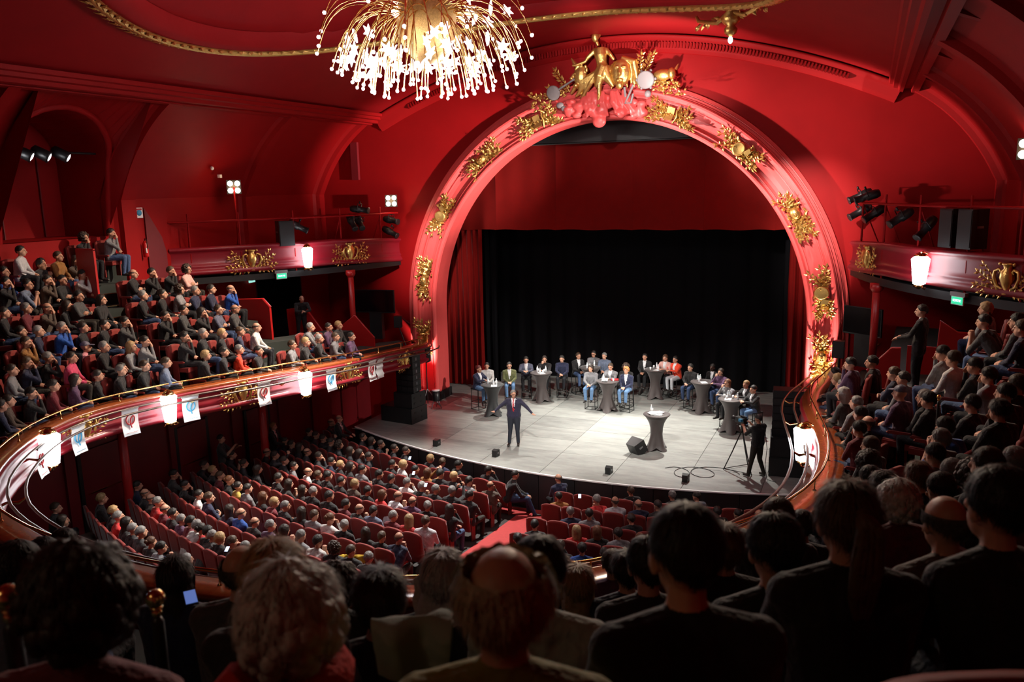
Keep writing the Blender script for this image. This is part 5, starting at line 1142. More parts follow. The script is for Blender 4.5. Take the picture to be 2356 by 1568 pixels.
for r in range(9):
    for side in (-1, 1):
        x = -.86 if side < 0 else 1.12+.07*r
        lim = (-8.3 if r < 3 else -9.2) if side < 0 else (7.3 if r < 5 else 5.0)
        if side > 0 and r > 6: continue
        n = 0
        while (x > lim) if side < 0 else (x < lim):
            n += 1; y = rowy(r, x)+.3
            if not (abs(x+8.9) < .35 and (abs(y+7.2) < .4 or abs(y+12.2) < .5)):
                place(SEAT, USED, (x, y, fl(y)), rowdir(x), 'red velvet seat, %s row of the %s stalls, %s from the aisle' % (ORDW[r], 'left' if side < 0 else 'right', ORD(n)), 'stalls seats'); NSEAT += 1
            x += side*.53
# ------------------------------------------------------------------ audience
PEOPLE = [(-11.96, -11.0, 6.91, 'A', 'k', 'L', 2),(-11.64, -10.12, 6.98, 'k', 'g', 'L', 2),(-11.23, -11.6, 6.48, 'b', 'c', 'L', 0),
(-11.14, -11.32, 6.33, 'l', 't', 'L', 2),(-11.36, -11.91, 6.34, 'k', 'k', 'L', 1),(-11.42, -12.28, 6.3, 'k', 'n', 'L', 3),
(-11.95, -12.77, 6.7, 'k', 'w', 'L', 0),(-11.58, -12.98, 6.23, 'k', 'B', 'L', 0),(-10.41, -11.73, 6.01, 'k', 'W', 'L', 2),
(-10.76, -13.44, 6.01, 'k', 'k', 'L', 2),(-10.71, -13.05, 5.9, 'k', 'd', 'L', 3),(-10.65, -12.62, 5.96, 'k', 't', 'L', 2),
(-10.56, -12.2, 5.92, 'k', 'k', 'L', 1),(-9.71, -12.46, 5.56, 'k', 'G', 'L', 1),(-9.58, -11.93, 5.41, 'l', 'k', 'L', 0),
(-9.94, -13.65, 5.43, 'g', 'm', 'L', 0),(-9.9, -13.2, 5.37, 'o', 't', 'L', 2),(-9.84, -12.83, 5.36, 'l', 'k', 'L', 0),
(-9.98, -14.22, 5.41, 'k', 'k', 'L', 0),(-8.71, -12.04, 4.9, 'k', 'G', 'L', 2),(-8.84, -12.49, 4.9, 'k', 'k', 'L', 0),
(-8.99, -12.94, 4.9, 'l', 'k', 'L', 0),(-9.07, -13.41, 4.98, 'g', 'B', 'L', 2),(-9.19, -13.74, 4.96, 'g', 'n', 'L', 0),
(-9.11, -14.36, 4.8, 'b', 'c', 'L', 2),(-8.33, -13.02, 4.47, 'g', 'k', 'L', 0),(-8.83, -13.13, 4.46, 'c', 'P', 'L', 0),
(-8.27, -13.95, 4.4, 'l', 'p', 'L', 0),(-8.56, -14.13, 4.42, 'g', 'k', 'L', 2),(-8.71, -14.54, 4.41, 'b', 'n', 'L', 2),
(-7.99, -12.55, 4.4, 'L', 'g', 'L', 0),(-7.86, -12.25, 4.49, 'k', 'g', 'L', 2),(-8.44, -15.26, 4.38, 'l', 'g', 'L', 0),
(-8.51, -15.41, 4.36, 'b', 'm', 'L', 0),(-8.0, -13.55, 3.91, 'k', 'k', 'L', 0),(-7.74, -13.37, 3.91, 'g', 'k', 'L', 1),
(-7.48, -13.04, 3.92, 'k', 'k', 'L', 0),(-7.28, -12.61, 3.93, 'b', 'k', 'L', 0),(-7.03, -12.44, 3.93, 'b', 'd', 'L', 0),
(-7.76, -14.67, 3.89, 'k', 'm', 'L', 2),(-7.74, -14.16, 3.9, 'l', 'V', 'L', 2),(-8.01, -15.06, 3.89, 'k', 'k', 'L', 2),
(-7.89, -15.79, 3.88, 'l', 't', 'L', 0),(-7.49, -16.22, 3.88, 'k', 'n', 'L', 2),(-9.66, -14.01, 4.94, 'k', 'k', 'L', 0),
(-9.94, -10.54, 5.92, 'o', 'k', 'L', 1),(-9.78, -10.08, 5.9, 'k', 'k', 'L', 2),(-9.7, -9.49, 5.89, 'b', 'k', 'L', 2),
(-9.59, -9.0, 5.89, 'A', 'S', 'L', 1),(-9.14, -10.73, 5.4, 'g', 'k', 'L', 0),(-9.01, -10.4, 5.39, 'k', 'k', 'L', 0),
(-8.89, -9.89, 5.45, 'A', 'g', 'L', 1),(-8.82, -9.38, 5.36, 'g', 'n', 'L', 0),(-8.74, -9.01, 5.35, 'k', 'n', 'L', 0),
(-8.67, -8.33, 5.27, 'o', 'B', 'L', 2),(-8.31, -10.97, 4.92, 'k', 'k', 'L', 2),(-8.19, -10.62, 5.01, 'k', 'G', 'L', 0),
(-8.05, -10.14, 4.88, 'l', 'k', 'L', 2),(-7.97, -9.6, 4.87, 'b', 'N', 'L', 1),(-7.92, -9.03, 4.82, 'o', 'G', 'L', 0),
(-7.5, -11.32, 4.45, 'k', 'k', 'L', 2),(-7.34, -10.86, 4.47, 'g', 'k', 'L', 0),(-7.22, -10.32, 4.38, 'y', 'k', 'L', 0),
(-7.15, -9.74, 4.34, 'b', 'n', 'L', 0),(-7.06, -9.19, 4.37, 'o', 'W', 'L', 0),(-6.55, -11.13, 3.89, 'y', 'k', 'L', 0),
(-6.65, -10.5, 3.9, 'k', 'k', 'L', 0),(-6.37, -10.16, 3.87, 'g', 'R', 'L', 0),(-6.27, -9.58, 3.74, 'k', 'k', 'L', 2),
(-6.83, -7.15, 4.04, 'g', 'g', 'L', 3),(-6.82, -6.29, 3.9, 'k', 'V', 'L', 0),(-6.81, -5.79, 3.87, 'y', 'G', 'L', 0),
(-6.1, -8.19, 3.66, 'b', 'g', 'L', 3),(-6.04, -7.77, 3.66, 'y', 'k', 'L', 0),(-6.12, -7.14, 3.65, 'g', 'k', 'L', 0),
(-6.25, -6.38, 3.58, 'b', 'g', 'L', 0),(-5.97, -6.32, 3.53, 'k', 'V', 'L', 0),(-8.4, -3.82, 0.08, 'o', 'k', 'P', 0),
(-8.13, -4.57, 0.08, 'k', 'k', 'P', 0),(-7.7, -5.13, 0.08, 'k', 'W', 'P', 0),(-7.13, -5.44, 0.08, 'l', 'k', 'P', 0),
(-6.6, -5.42, 0.08, 'k', 'k', 'P', 0),(-6.13, -5.74, 0.08, 'l', 'k', 'P', 0),(-5.71, -5.74, 0.08, 'k', 'd', 'P', 0),
(-5.05, -6.05, 0.08, 'k', 'k', 'P', 0),(-8.05, -5.94, 0.08, 'k', 'G', 'P', 0),(-8.8, -5.78, 0.08, 'k', 'G', 'P', 0),
(-6.82, -6.38, 0.08, 'w', 'k', 'P', 0),(-7.27, -6.31, 0.08, 'k', 'k', 'P', 0),(-8.37, -6.79, 0.11, 'k', 'W', 'P', 0),
(-7.75, -7.24, 0.15, 'a', 'k', 'P', 0),(-7.37, -7.26, 0.15, 'o', 'k', 'P', 0),(-6.69, -7.43, 0.16, 'k', 'k', 'P', 0),
(-6.19, -6.76, 0.1, 'a', 'k', 'P', 0),(-5.74, -6.75, 0.1, 'l', 'k', 'P', 0),(-5.28, -6.72, 0.1, 'k', 'c', 'P', 0),
(-4.53, -6.16, 0.08, 'k', 'n', 'P', 0),(-3.41, -6.66, 0.09, 'y', 'k', 'P', 0),(-3.02, -6.47, 0.08, 'b', 'n', 'P', 0),
(-2.42, -6.9, 0.12, 'k', 'k', 'P', 0),(-1.9, -7.09, 0.13, 'y', 'k', 'P', 0),(-1.36, -6.82, 0.11, 'k', 'k', 'P', 0),
(-6.02, -7.88, 0.2, 'k', 'n', 'P', 0),(-5.46, -8.15, 0.23, 'y', 'k', 'P', 0),(-5.1, -8.16, 0.23, 'l', 'k', 'P', 0),
(-4.57, -8.34, 0.25, 'k', 'g', 'P', 0),(-3.87, -8.58, 0.27, 'k', 'k', 'P', 0),(-3.4, -8.84, 0.29, 'k', 'k', 'P', 0),
(-4.01, -7.61, 0.18, 'k', 'k', 'P', 0),(-3.57, -7.48, 0.17, 'y', 'W', 'P', 0),(-2.95, -7.79, 0.2, 'k', 'k', 'P', 0),
(-2.49, -7.73, 0.19, 'a', 'c', 'P', 0),(-1.95, -7.87, 0.2, 'k', 'k', 'P', 0),(-1.39, -8.0, 0.21, 'k', 'g', 'P', 0),
(-0.69, -8.35, 0.25, 'o', 't', 'P', 0),(-8.38, -7.98, 0.21, 'o', 'k', 'P', 0),(-7.84, -8.21, 0.23, 'y', 'k', 'P', 0),
(-7.25, -8.4, 0.25, 'k', 'S', 'P', 0),(-6.71, -8.6, 0.27, 'k', 'g', 'P', 0),(-5.96, -8.94, 0.3, 'o', 'W', 'P', 0),
(-5.39, -9.26, 0.33, 'b', 'k', 'P', 0),(-5.0, -9.23, 0.33, 'k', 'k', 'P', 0),(-4.44, -9.59, 0.36, 'k', 'k', 'P', 0),
(-3.88, -9.78, 0.37, 'y', 't', 'P', 0),(-3.4, -9.84, 0.38, 'k', 'k', 'P', 0),(-2.82, -8.87, 0.29, 'g', 'W', 'P', 0),
(-2.21, -9.25, 0.33, 'g', 'k', 'P', 0),(-1.82, -9.05, 0.31, 'g', 'k', 'P', 0),(-1.3, -9.16, 0.32, 'g', 'k', 'P', 0),
(-2.87, -9.87, 0.38, 'a', 'r', 'P', 0),(-2.31, -9.94, 0.39, 'o', 'w', 'P', 0),(-1.78, -10.16, 0.41, 'o', 'V', 'P', 0),
(-1.38, -10.09, 0.4, 'g', 'k', 'P', 0),(-0.75, -9.24, 0.33, 'k', 'k', 'P', 0),(-0.58, -10.47, 0.44, 'l', 'k', 'P', 0),
(-7.24, -9.5, 0.35, 'l', 'k', 'P', 0),(-9.01, -8.7, 0.28, 'b', 'Y', 'P', 0),(-8.13, -9.22, 0.33, 'a', 'k', 'P', 0),
(-8.92, -9.98, 0.39, 'k', 'm', 'P', 0),(-8.24, -10.34, 0.43, 'y', 'k', 'P', 0),(-7.75, -10.35, 0.43, 'b', 'm', 'P', 0),
(-7.16, -10.71, 0.46, 'a', 'k', 'P', 0),(-6.65, -10.77, 0.46, 'l', 'Y', 'P', 0),(-6.12, -10.89, 0.47, 'k', 'g', 'P', 0),
(-6.08, -9.93, 0.39, 'k', 'k', 'P', 0),(-5.58, -10.08, 0.4, 'l', 'k', 'P', 0),(-4.85, -10.48, 0.44, 'l', 'k', 'P', 0),
(-4.48, -10.45, 0.44, 'g', 'k', 'P', 0),(-3.84, -10.63, 0.45, 'k', 'k', 'P', 0),(-3.2, -10.99, 0.48, 'k', 'm', 'P', 0),
(-2.76, -11.04, 0.49, 'o', 'k', 'P', 0),(-2.29, -11.06, 0.49, 'k', 'd', 'P', 0),(-5.39, -11.25, 0.51, 'a', 'k', 'P', 0),
(-4.85, -11.54, 0.53, 'y', 'm', 'P', 0),(-4.4, -11.51, 0.53, 'g', 'k', 'P', 0),(-3.71, -11.88, 0.56, 'l', 'k', 'P', 0),
(-3.31, -11.93, 0.57, 'b', 'g', 'P', 0),(-2.68, -12.26, 0.6, 'a', 'W', 'P', 0),(-2.3, -12.08, 0.58, 'g', 'k', 'P', 0),
(-1.6, -11.45, 0.53, 'g', 'm', 'P', 0),(-0.98, -11.55, 0.53, 'L', 'r', 'P', 0),(-0.54, -11.62, 0.54, 'b', 'w', 'P', 0),
(-5.4, -12.39, 0.61, 'l', 'n', 'P', 0),(-4.88, -12.51, 0.62, 'o', 'B', 'P', 0),(-4.32, -12.6, 0.63, 'o', 'k', 'P', 0),
(-5.4, -13.31, 0.69, 'g', 'V', 'P', 0),(-5.98, -13.11, 0.68, 'k', 'k', 'P', 0),(-6.56, -12.84, 0.65, 'o', 'm', 'P', 0),
(-3.7, -12.88, 0.65, 'g', 'V', 'P', 0),(-3.21, -13.13, 0.68, 'l', 'r', 'P', 0),(-2.66, -13.18, 0.68, 'g', 'g', 'P', 0),
(-2.06, -13.34, 0.7, 'k', 'W', 'P', 0),(-1.51, -13.37, 0.7, 'A', 'k', 'P', 0),(-1.63, -12.36, 0.61, 'l', 'k', 'P', 0),
(-1.11, -12.53, 0.62, 'b', 'k', 'P', 0),(-0.57, -12.52, 0.62, 'o', 'n', 'P', 0),(-4.76, -13.45, 0.71, 'l', 'r', 'P', 0),
(-4.32, -13.67, 0.73, 'g', 'W', 'P', 0),(-3.92, -13.58, 0.72, 'y', 'k', 'P', 0),(-3.21, -13.95, 0.75, 'g', 'g', 'P', 0),
(-2.81, -13.95, 0.75, 'b', 'm', 'P', 0),(-2.2, -14.17, 0.77, 'l', 'k', 'P', 0),(-1.82, -14.12, 0.77, 'k', 'k', 'P', 0),
(-0.63, -13.5, 0.71, 'g', 'k', 'P', 0),(-0.2, -13.3, 0.69, 'b', 'k', 'P', 0),(-1.23, -14.28, 0.78, 'k', 'k', 'P', 0),
(-7.95, -11.26, 0.51, 'k', 'k', 'P', 0),(-7.03, -11.63, 0.54, 'k', 'W', 'P', 0),(-6.41, -11.96, 0.57, 'b', 'n', 'P', 0),
(-5.04, -14.33, 0.78, 'k', 'm', 'P', 0),(-4.52, -14.39, 0.79, 'g', 'G', 'P', 0),(-3.95, -14.5, 0.8, 'k', 'k', 'P', 0),
(-3.31, -14.84, 0.83, 'b', 'k', 'P', 0),(-3.88, -15.34, 0.88, 'g', 'k', 'P', 0),(-9.08, -13.82, 0.74, 'b', 'k', 'P', 0),
(-8.27, -14.21, 0.77, 'l', 'g', 'P', 0),(-8.69, -13.13, 0.68, 'y', 'k', 'P', 0),(-7.62, -13.43, 0.7, 'y', 'k', 'P', 0),
(-6.72, -14.74, 0.82, 'l', 'k', 'P', 0),(-6.08, -14.95, 0.84, 'g', 'k', 'P', 0),(-5.27, -15.35, 0.88, 'a', 'k', 'P', 0),
(-4.93, -15.36, 0.88, 'k', 'g', 'P', 0),(-6.66, -13.72, 0.73, 'g', 'r', 'P', 0),(-6.18, -13.93, 0.75, 'k', 'r', 'P', 0),
(-5.53, -14.16, 0.77, 'g', 'G', 'P', 0),(-8.31, -12.14, 0.59, 'o', 'k', 'P', 0),(-7.7, -12.29, 0.6, 'o', 'k', 'P', 0),
(-9.01, -11.53, 0.53, 'k', 'n', 'P', 0),(-8.82, -11.03, 0.49, 'k', 'G', 'P', 0),(-7.01, -12.8, 0.65, 'g', 'r', 'P', 0),
(1.28, -8.19, 0.23, 'k', 'c', 'P', 0),(2.0, -8.5, 0.26, 'g', 'n', 'P', 0),(2.29, -7.32, 0.15, 'g', 'r', 'P', 0),
(2.84, -7.17, 0.14, 'b', 'k', 'P', 0),(3.45, -7.43, 0.16, 'k', 'k', 'P', 0),(2.51, -8.07, 0.22, 'o', 'w', 'P', 0),
(3.34, -8.13, 0.23, 'o', 'n', 'P', 0),(3.84, -7.99, 0.21, 'b', 'g', 'P', 0),(3.91, -7.08, 0.13, 'g', 'k', 'P', 0),
(4.52, -6.84, 0.11, 'k', 'd', 'P', 0),(5.5, -6.89, 0.12, 'k', 'k', 'P', 0),(6.01, -6.98, 0.12, 'w', 'k', 'P', 0),
(5.51, -7.93, 0.21, 'o', 'k', 'P', 0),(4.34, -7.75, 0.19, 'k', 'k', 'P', 0),(4.97, -7.77, 0.19, 'k', 'k', 'P', 0),
(1.55, -9.71, 0.37, 'k', 'k', 'P', 0),(2.42, -9.29, 0.33, 'k', 'g', 'P', 0),(3.01, -9.62, 0.36, 'a', 'k', 'P', 0),
(3.47, -9.44, 0.34, 'l', 'k', 'P', 0),(4.08, -9.34, 0.34, 'k', 'W', 'P', 0),(1.62, -11.06, 0.49, 'k', 'k', 'P', 0),
(2.02, -10.82, 0.47, 'l', 'k', 'P', 0),(2.55, -10.65, 0.45, 'L', 'r', 'P', 0),(3.1, -10.48, 0.44, 'k', 'g', 'P', 0),
(3.58, -10.51, 0.44, 'a', 'k', 'P', 0),(4.0, -10.31, 0.42, 'k', 'k', 'P', 0),(1.57, -11.96, 0.57, 'b', 'k', 'P', 0),
(2.59, -11.64, 0.54, 'b', 'k', 'P', 0),(3.05, -11.46, 0.53, 'k', 'B', 'P', 0),(3.5, -11.32, 0.51, 'k', 'k', 'P', 0),
(1.55, -12.63, 0.63, 'g', 'k', 'P', 0),(6.48, -25.14, 6.99, 'A', 'm', 'F', 0),(4.55, -24.05, 6.22, 'k', 'd', 'F', 2),
(3.06, -22.9, 5.51, 'k', 'k', 'F', 0),(2.41, -22.28, 5.23, 'k', 'n', 'F', 0),(3.42, -23.0, 5.49, 'k', 'k', 'F', 0),
(4.33, -22.93, 5.61, 'l', 'n', 'F', 0),(5.62, -23.69, 6.25, 'o', 'G', 'F', 0),(6.43, -24.38, 6.68, 'y', 'k', 'F', 0),
(6.93, -24.89, 6.9, 'w', 'O', 'F', 0),(3.71, -20.9, 4.44, 'k', 'k', 'F', 0),(5.35, -22.62, 5.59, 'A', 'k', 'F', 0),
(6.6, -24.0, 6.44, 'l', 'k', 'F', 0),(6.42, -23.19, 6.11, 'H', 'k', 'F', 0),(7.54, -24.89, 7.09, 'f', 'Q', 'F', 0),
(7.23, -23.92, 6.64, 'k', 'h', 'F', 0),(4.7, -19.48, 4.16, 'g', 'k', 'F', 0),(6.38, -21.47, 5.3, 'a', 'k', 'F', 0),
(6.61, -21.73, 5.4, 'L', 'k', 'F', 0),(6.25, -19.74, 4.58, 'b', 'V', 'F', 0),(6.91, -21.62, 5.51, 'l', 'n', 'F', 0),
(7.35, -22.82, 6.18, 'k', 'k', 'F', 0),(7.85, -24.42, 7.04, 'k', 'k', 'F', 0),(7.62, -22.24, 6.06, 'a', 'k', 'F', 0),
(7.43, -19.88, 5.02, 'k', 'n', 'F', 0),(7.98, -23.38, 6.61, 'k', 'k', 'F', 2),(7.79, -21.09, 5.8, 'b', 'k', 'F', 0),
(7.86, -19.66, 5.17, 'k', 'k', 'F', 0),(8.23, -23.63, 6.87, 'T', 'k', 'F', 0),(8.62, -22.63, 6.52, 'o', 't', 'F', 2),
(8.69, -23.42, 6.91, 'k', 'k', 'F', 0),(8.52, -20.61, 5.83, 'w', 'm', 'F', 0),(8.88, -19.41, 5.54, 'k', 'k', 'F', 2),
(8.75, -18.87, 5.44, 'a', 'n', 'F', 0),(9.05, -16.6, 4.95, 'k', 'g', 'F', 0),(9.09, -18.0, 5.22, 'g', 'k', 'F', 0),
(9.16, -18.94, 5.52, 'A', 'k', 'F', 0),(9.55, -18.25, 5.47, 'g', 'k', 'F', 0),(8.31, -17.24, 4.65, 'l', 'k', 'F', 0),
(8.06, -16.89, 4.49, 'k', 'n', 'F', 0),(9.14, -19.73, 5.88, 'b', 'k', 'R', 0),(8.47, -19.34, 5.47, 'l', 'k', 'R', 2),
(8.38, -18.01, 5.07, 'k', 'k', 'R', 2),(8.38, -16.57, 4.76, 'A', 'k', 'R', 1),(8.41, -14.75, 4.4, 'b', 'k', 'R', 0),
(8.32, -12.15, 3.94, 'k', 'm', 'R', 2),(8.33, -11.65, 3.93, 'o', 'k', 'R', 0),(8.26, -11.4, 3.94, 'k', 'k', 'R', 0),
(8.12, -10.74, 3.91, 'g', 'g', 'R', 1),(9.26, -15.11, 4.86, 'k', 'B', 'R', 3),(9.19, -15.53, 4.84, 'g', 't', 'R', 0),
(9.25, -12.29, 4.5, 'k', 'k', 'R', 2),(9.03, -12.11, 4.51, 'g', 'k', 'R', 0),(8.85, -11.97, 4.51, 'c', 'V', 'R', 0),
(9.66, -14.07, 4.94, 'k', 'k', 'R', 1),(9.75, -15.75, 5.3, 'l', 'k', 'R', 2),(9.89, -15.11, 5.36, 'k', 'k', 'R', 0),
(10.36, -8.7, 5.5, 'y', 'g', 'R', 0),(10.13, -10.57, 5.54, 'k', 'G', 'R', 3),(10.52, -11.26, 5.67, 'k', 'G', 'R', 0),
(10.49, -11.94, 5.67, 'b', 'n', 'R', 0),(9.48, -11.29, 5.09, 'k', 'g', 'R', 2),(9.58, -11.69, 5.09, 'b', 'W', 'R', 0),
(9.77, -12.05, 5.09, 'k', 'k', 'R', 2),(9.93, -12.43, 5.05, 'k', 'g', 'R', 2),(9.97, -14.91, 5.38, 'b', 'k', 'R', 0),
(8.79, -10.28, 4.46, 'b', 'n', 'R', 1),(8.93, -10.87, 4.51, 'k', 'g', 'R', 0),(8.27, -9.02, 4.37, 'k', 'V', 'R', 2),
(8.42, -8.9, 4.36, 'k', 'k', 'R', 0),(7.68, -7.15, 3.64, 'k', 'k', 'R', 2),(7.75, -8.11, 3.72, 'y', 'm', 'R', 0),
(7.88, -8.6, 3.76, 'g', 'k', 'R', 0),(7.69, -9.29, 3.8, 'y', 'm', 'R', 0),(7.57, -10.0, 3.86, 'H', 'G', 'R', 1)]
rows = {}
stalls = []
for p in PEOPLE:
    if p[5] == 'P':
        x, y = p[0], p[1]; r = max(0, round((y-.3-(x-1.2)**2/36+7.05)/-1.155)); side = -1 if x < .3 else 1
        if side < 0: x = min(x, -.72)
        else: x = max(x, 1.0+.07*r)
        stalls.append([x, r, side, p])
stalls.sort(key=lambda s: (s[1], s[2], abs(s[0])))
last = None; cnt = {}
for s in stalls:
    if last and last[1] == s[1] and last[2] == s[2] and abs(s[0]-last[0]) < .47: s[0] = last[0]+s[2]*.47
    last = s
far = sorted(stalls, key=lambda s: -(V((s[0], rowy(s[1], s[0]), 0))-CAMP).length)[:26]; farids = {id(s) for s in far}
stuffed = []
for s in stalls:
    x, r, side, p = s; y = rowy(r, x)+.27; z = fl(y)-.07; key = (r, side); cnt[key] = cnt.get(key, 0)+1
    loc = V((x, y, z)); rz = face(loc, V((-1.2+R.uniform(-1.2, 1.6), -3.2, 0))); base = rowdir(x); rz = base+.75*(rz-base)+R.uniform(-.12, .12)
    po = R.choice([0, 0, 0, 1, 2, 0, 1, 3]) if not (r < 4 and R.random() < .06) else 4
    o = person(loc, rz, po, p[3], p[4], 'person with %s in %s, %s row of %s stalls, %s from aisle' % (HTXT[p[3]], TTXT[p[4]], ORDW[r], 'left' if side < 0 else 'right', ORD(cnt[key])), 'stalls audience', scale=R.uniform(.97, 1.05))
    if id(s) in farids: stuffed.append(o)
# the farthest stalls spectators are joined into one mass
if stuffed:
    vs, fs, cl, mi = [], [], [], []
    ms = [mat('far_skin', (.5, .27, .18), .6), mat('far_clothes', (.03, .03, .035), .8, var=.9, vs=2.3), mat('far_hair', (.03, .02, .015), .6, var=.8, vs=3)]
    bpy.context.view_layer.update()
    for o in stuffed:
        for q, hairq in [(o, 0)] + [(c, 1) for c in o.children]:
            me = q.data; k = len(vs); mw = q.matrix_world; step = 1
            vs += [tuple(mw @ v.co) for v in me.vertices]
            for f in me.polygons: fs.append([i+k for i in f.vertices]); mi.append(2 if hairq else (0 if f.material_index in (0, 5, 6) else 1))
    me = bpy.data.meshes.new('far_audience'); me.from_pydata(vs, [], fs)
    for m in ms: me.materials.append(m)
    me.polygons.foreach_set('material_index', mi); me.polygons.foreach_set('use_smooth', [True]*len(fs)); me.update()
    q = link('far_audience', me, None, 'dim mass of spectators in the stalls farthest from the camera', 'audience', None, 'stuff')
    for o in stuffed:
        for c in list(o.children): bpy.data.objects.remove(c)
        bpy.data.objects.remove(o)
# wings and rear balcony
def ledge_near(x, y):
    b = (9e9, 0)
    for i, q in enumerate(LED):
        d = hypot(q.x-x, q.y-y)
        if d < b[0]: b = (d, i)
    return b
for zone, nm in (('L', 'left wing'), ('R', 'right wing'), ('F', 'rear balcony')):
    ps = [p for p in PEOPLE if p[5] == zone]; byrow = {}
    for p in ps:
        d, i = ledge_near(p[0], p[1])
        if d < .62:
            n_ = FRM[i][0]; p = (LED[i].x+n_.x*.62+(p[0]-LED[i].x-n_.x*d), LED[i].y+n_.y*.62+(p[1]-LED[i].y-n_.y*d), p[2]+.05, *p[3:6], 'tuck')
        byrow.setdefault(int(d/SD), []).append((i if zone != 'R' else -i, p))
    for r, l in byrow.items():
        l.sort(key=lambda q: q[0])
        xy = []
        for n, (i, p) in enumerate(l):
            x, y, z, h, tp, _, po = p
            x = max(-11.12, min(11.1, x))
            for (a, b) in xy:
                dd_ = hypot(x-a, y-b)
                if dd_ < .5 and zone != 'F': x, y = a+(x-a)/max(dd_, .05)*.5, b+(y-b)/max(dd_, .05)*.5
            xy.append((x, y)); loc = V((x, y, z-1.20)); rz0 = face(V((0, 0, 0)), -FRM[abs(i)][0]); rz = face(loc, TGT); dd = (rz-rz0+pi) % (2*pi)-pi; rzs = rz0+.45*dd; rz = rz0+.8*dd+R.uniform(-.15, .15)
            if zone == 'F': rz = face(loc, TGT)+R.uniform(-.1, .1)
            lab = 'person with %s in %s, %s, %s row, %s from %s' % (HTXT[h], TTXT[tp], nm, ORDW[r], ORD(n+1), 'the stage' if zone != 'F' else 'left')
            pose = po if (zone != 'F' or po) else ('near' if (loc-CAMP).length < 6 or n % 3 else 2)
            o = person(loc, rz, pose, h, tp, lab, nm+' audience', hi=None, near=(zone == 'F' or (zone == 'R' and y < -11)))
            if zone != 'F':
                place(SEAT, USED, (x, y, z-1.22), rzs, 'red velvet seat, %s row of the %s, %s from the stage' % (ORDW[r], nm, ORD(n+1)), nm+' seats')
# near seats whose red tops catch the light
for x, y, z, l in ((8.35, -24.69, 7.04, 'its curved top edge at the lower right'), (8.14, -24.99, 7.11, 'its top at the bottom edge right of centre'), (7.56, -23.72, 6.41, 'behind the broad man in black'), (8.54, -24.40, 6.96, 'below the profile of the man at the right edge')):
    rz = face(V((x, y, 0)), TGT); place(SEAT, USED, (x-.36*sin(rz), y+.36*cos(rz), z-1.13), rz, 'near dark red seat back, ' + l, 'near seats')
parapet('small red parapet panel beside the topmost seated person in grey', [(-10.6, -11.72, 5.4), (-10.6, -11.72, 6.66), (-9.95, -11.72, 6.66), (-9.95, -11.72, 5.4)], .06)
# aisle sitters and people standing about
person((-.46, -6.75, fl(-6.7)-.02), face(V((-.46, -6.75, 0)), V((2, -5.4, 0))), 'aisle', 'k', 'k', 'bearded man in black perched on the end seat, turned to the aisle', hi=2)
person((.77, -6.62, fl(-6.6)), face(V((.77, -6.62, 0)), V((-2, -4.4, 0))), 2, 'o', 'n', 'bald man with glasses in navy, hand on chin, front row by the aisle')
person((-9.3, -8.6, fl(-8.6)), face(V((-9.3, -8.6, 0)), TGT), 'camera', 'k', 'G', 'dim photographer standing against the left stalls wall')
person((-9.1, -6.5, fl(-6.5)), face(V((-9.1, -6.5, 0)), TGT), 'usher', 'y', 'k', 'blond person in black standing dim by the left stalls wall')
person((-7.6, -5.0, fl(-5.0)), face(V((-7.6, -5.0, 0)), TGT), 'usher', 'o', 'k', 'bald person standing in the dark by the left stage corner')
person((9.28, -8.45, 3.72), face(V((9.28, -8.45, 0)), V((2, -6.4, 0))), 'usher', 'k', 'k', 'standing usher in dark suit and tie resting hands on the right parapet', hi=1)
person((-9.72, -3.95, 2.88), face(V((-9.72, -3.95, 0)), V((-3, -9, 0))), 'lean', 'o', 'k', 'bald man in black leaning on the sloping red parapet')
# ------------------------------------------------------------------ stage: tables, stools, speakers, people
def table_proto(m):
    t = thing('cocktail_table', 'x', 'table'); n = 48; vs = []; H = 1.10
    zs = [0, .08, .18, .32, .5, .68, .84, .96, 1.04, 1.085, 1.10]
    for z in zs:
        for i in range(n):
            a = 2*pi*i/n; star = abs(cos(2*a))**1.5
            base = .40*star+.24*(1-star); mid = .185; top = .40
            if z < .5: u = (z/.5)**.7; r = base*(1-u)+mid*u
            else: u = ((z-.5)/.6)**2.6; r = mid*(1-u)+top*u
            zz = z + (.10*(1-star) if z < .05 else .05*(1-star) if z < .1 else 0); vs.append((r*cos(a), r*sin(a), zz))
    mb = MB(); mb.add(vs, [(j*n+i, j*n+(i+1) % n, (j+1)*n+(i+1) % n, (j+1)*n+i) for j in range(len(zs)-1) for i in range(n)], 0, True); mb.build('stretch_cover', m, t)
    mb = MB(); mb.lathe([(.40, 1.085), (.412, 1.10), (.405, 1.118), (.30, 1.122), (.01, 1.122)], 40); mb.build('tabletop', m, t)
    return t
TB1, TB2 = table_proto(TABC), table_proto(TABB)
def stool_proto():
    t = thing('bar_stool', 'x', 'stool')
    mb = MB(); mb.box((0, 0, .775), (.38, .38, .05)); mb.build('seat', BLK, t)
    for sx in (-1, 1):
        for sy in (-1, 1): mb = MB(); mb.tube([(sx*.17, sy*.17, .76), (sx*.19, sy*.19, 0)], .014, 6); mb.build('leg', BLK, t)
    for z, nm_ in ((.28, 'footrest'), (.012, 'base_frame')):
        mb = MB(); mb.tube([(.185, .185, z), (-.185, .185, z), (-.185, -.185, z), (.185, -.185, z)], .012, 5, closed=True); mb.build(nm_, BLK, t)
    return t
ST = stool_proto()
def bottle_proto():
    t = thing('water_bottle', 'x', 'bottle'); mb = MB(); mb.lathe([(.03, 0), (.033, .01), (.033, .14), (.014, .19), (.013, .21)], 12); mb.build('body', BOTL, t)
    mb = MB(); mb.lathe([(.015, .205), (.015, .225)], 10); mb.build('cap', WHITE, t); mb = MB(); mb.lathe([(.034, .05), (.034, .11)], 12); mb.build('label_band', WHITE, t); return t
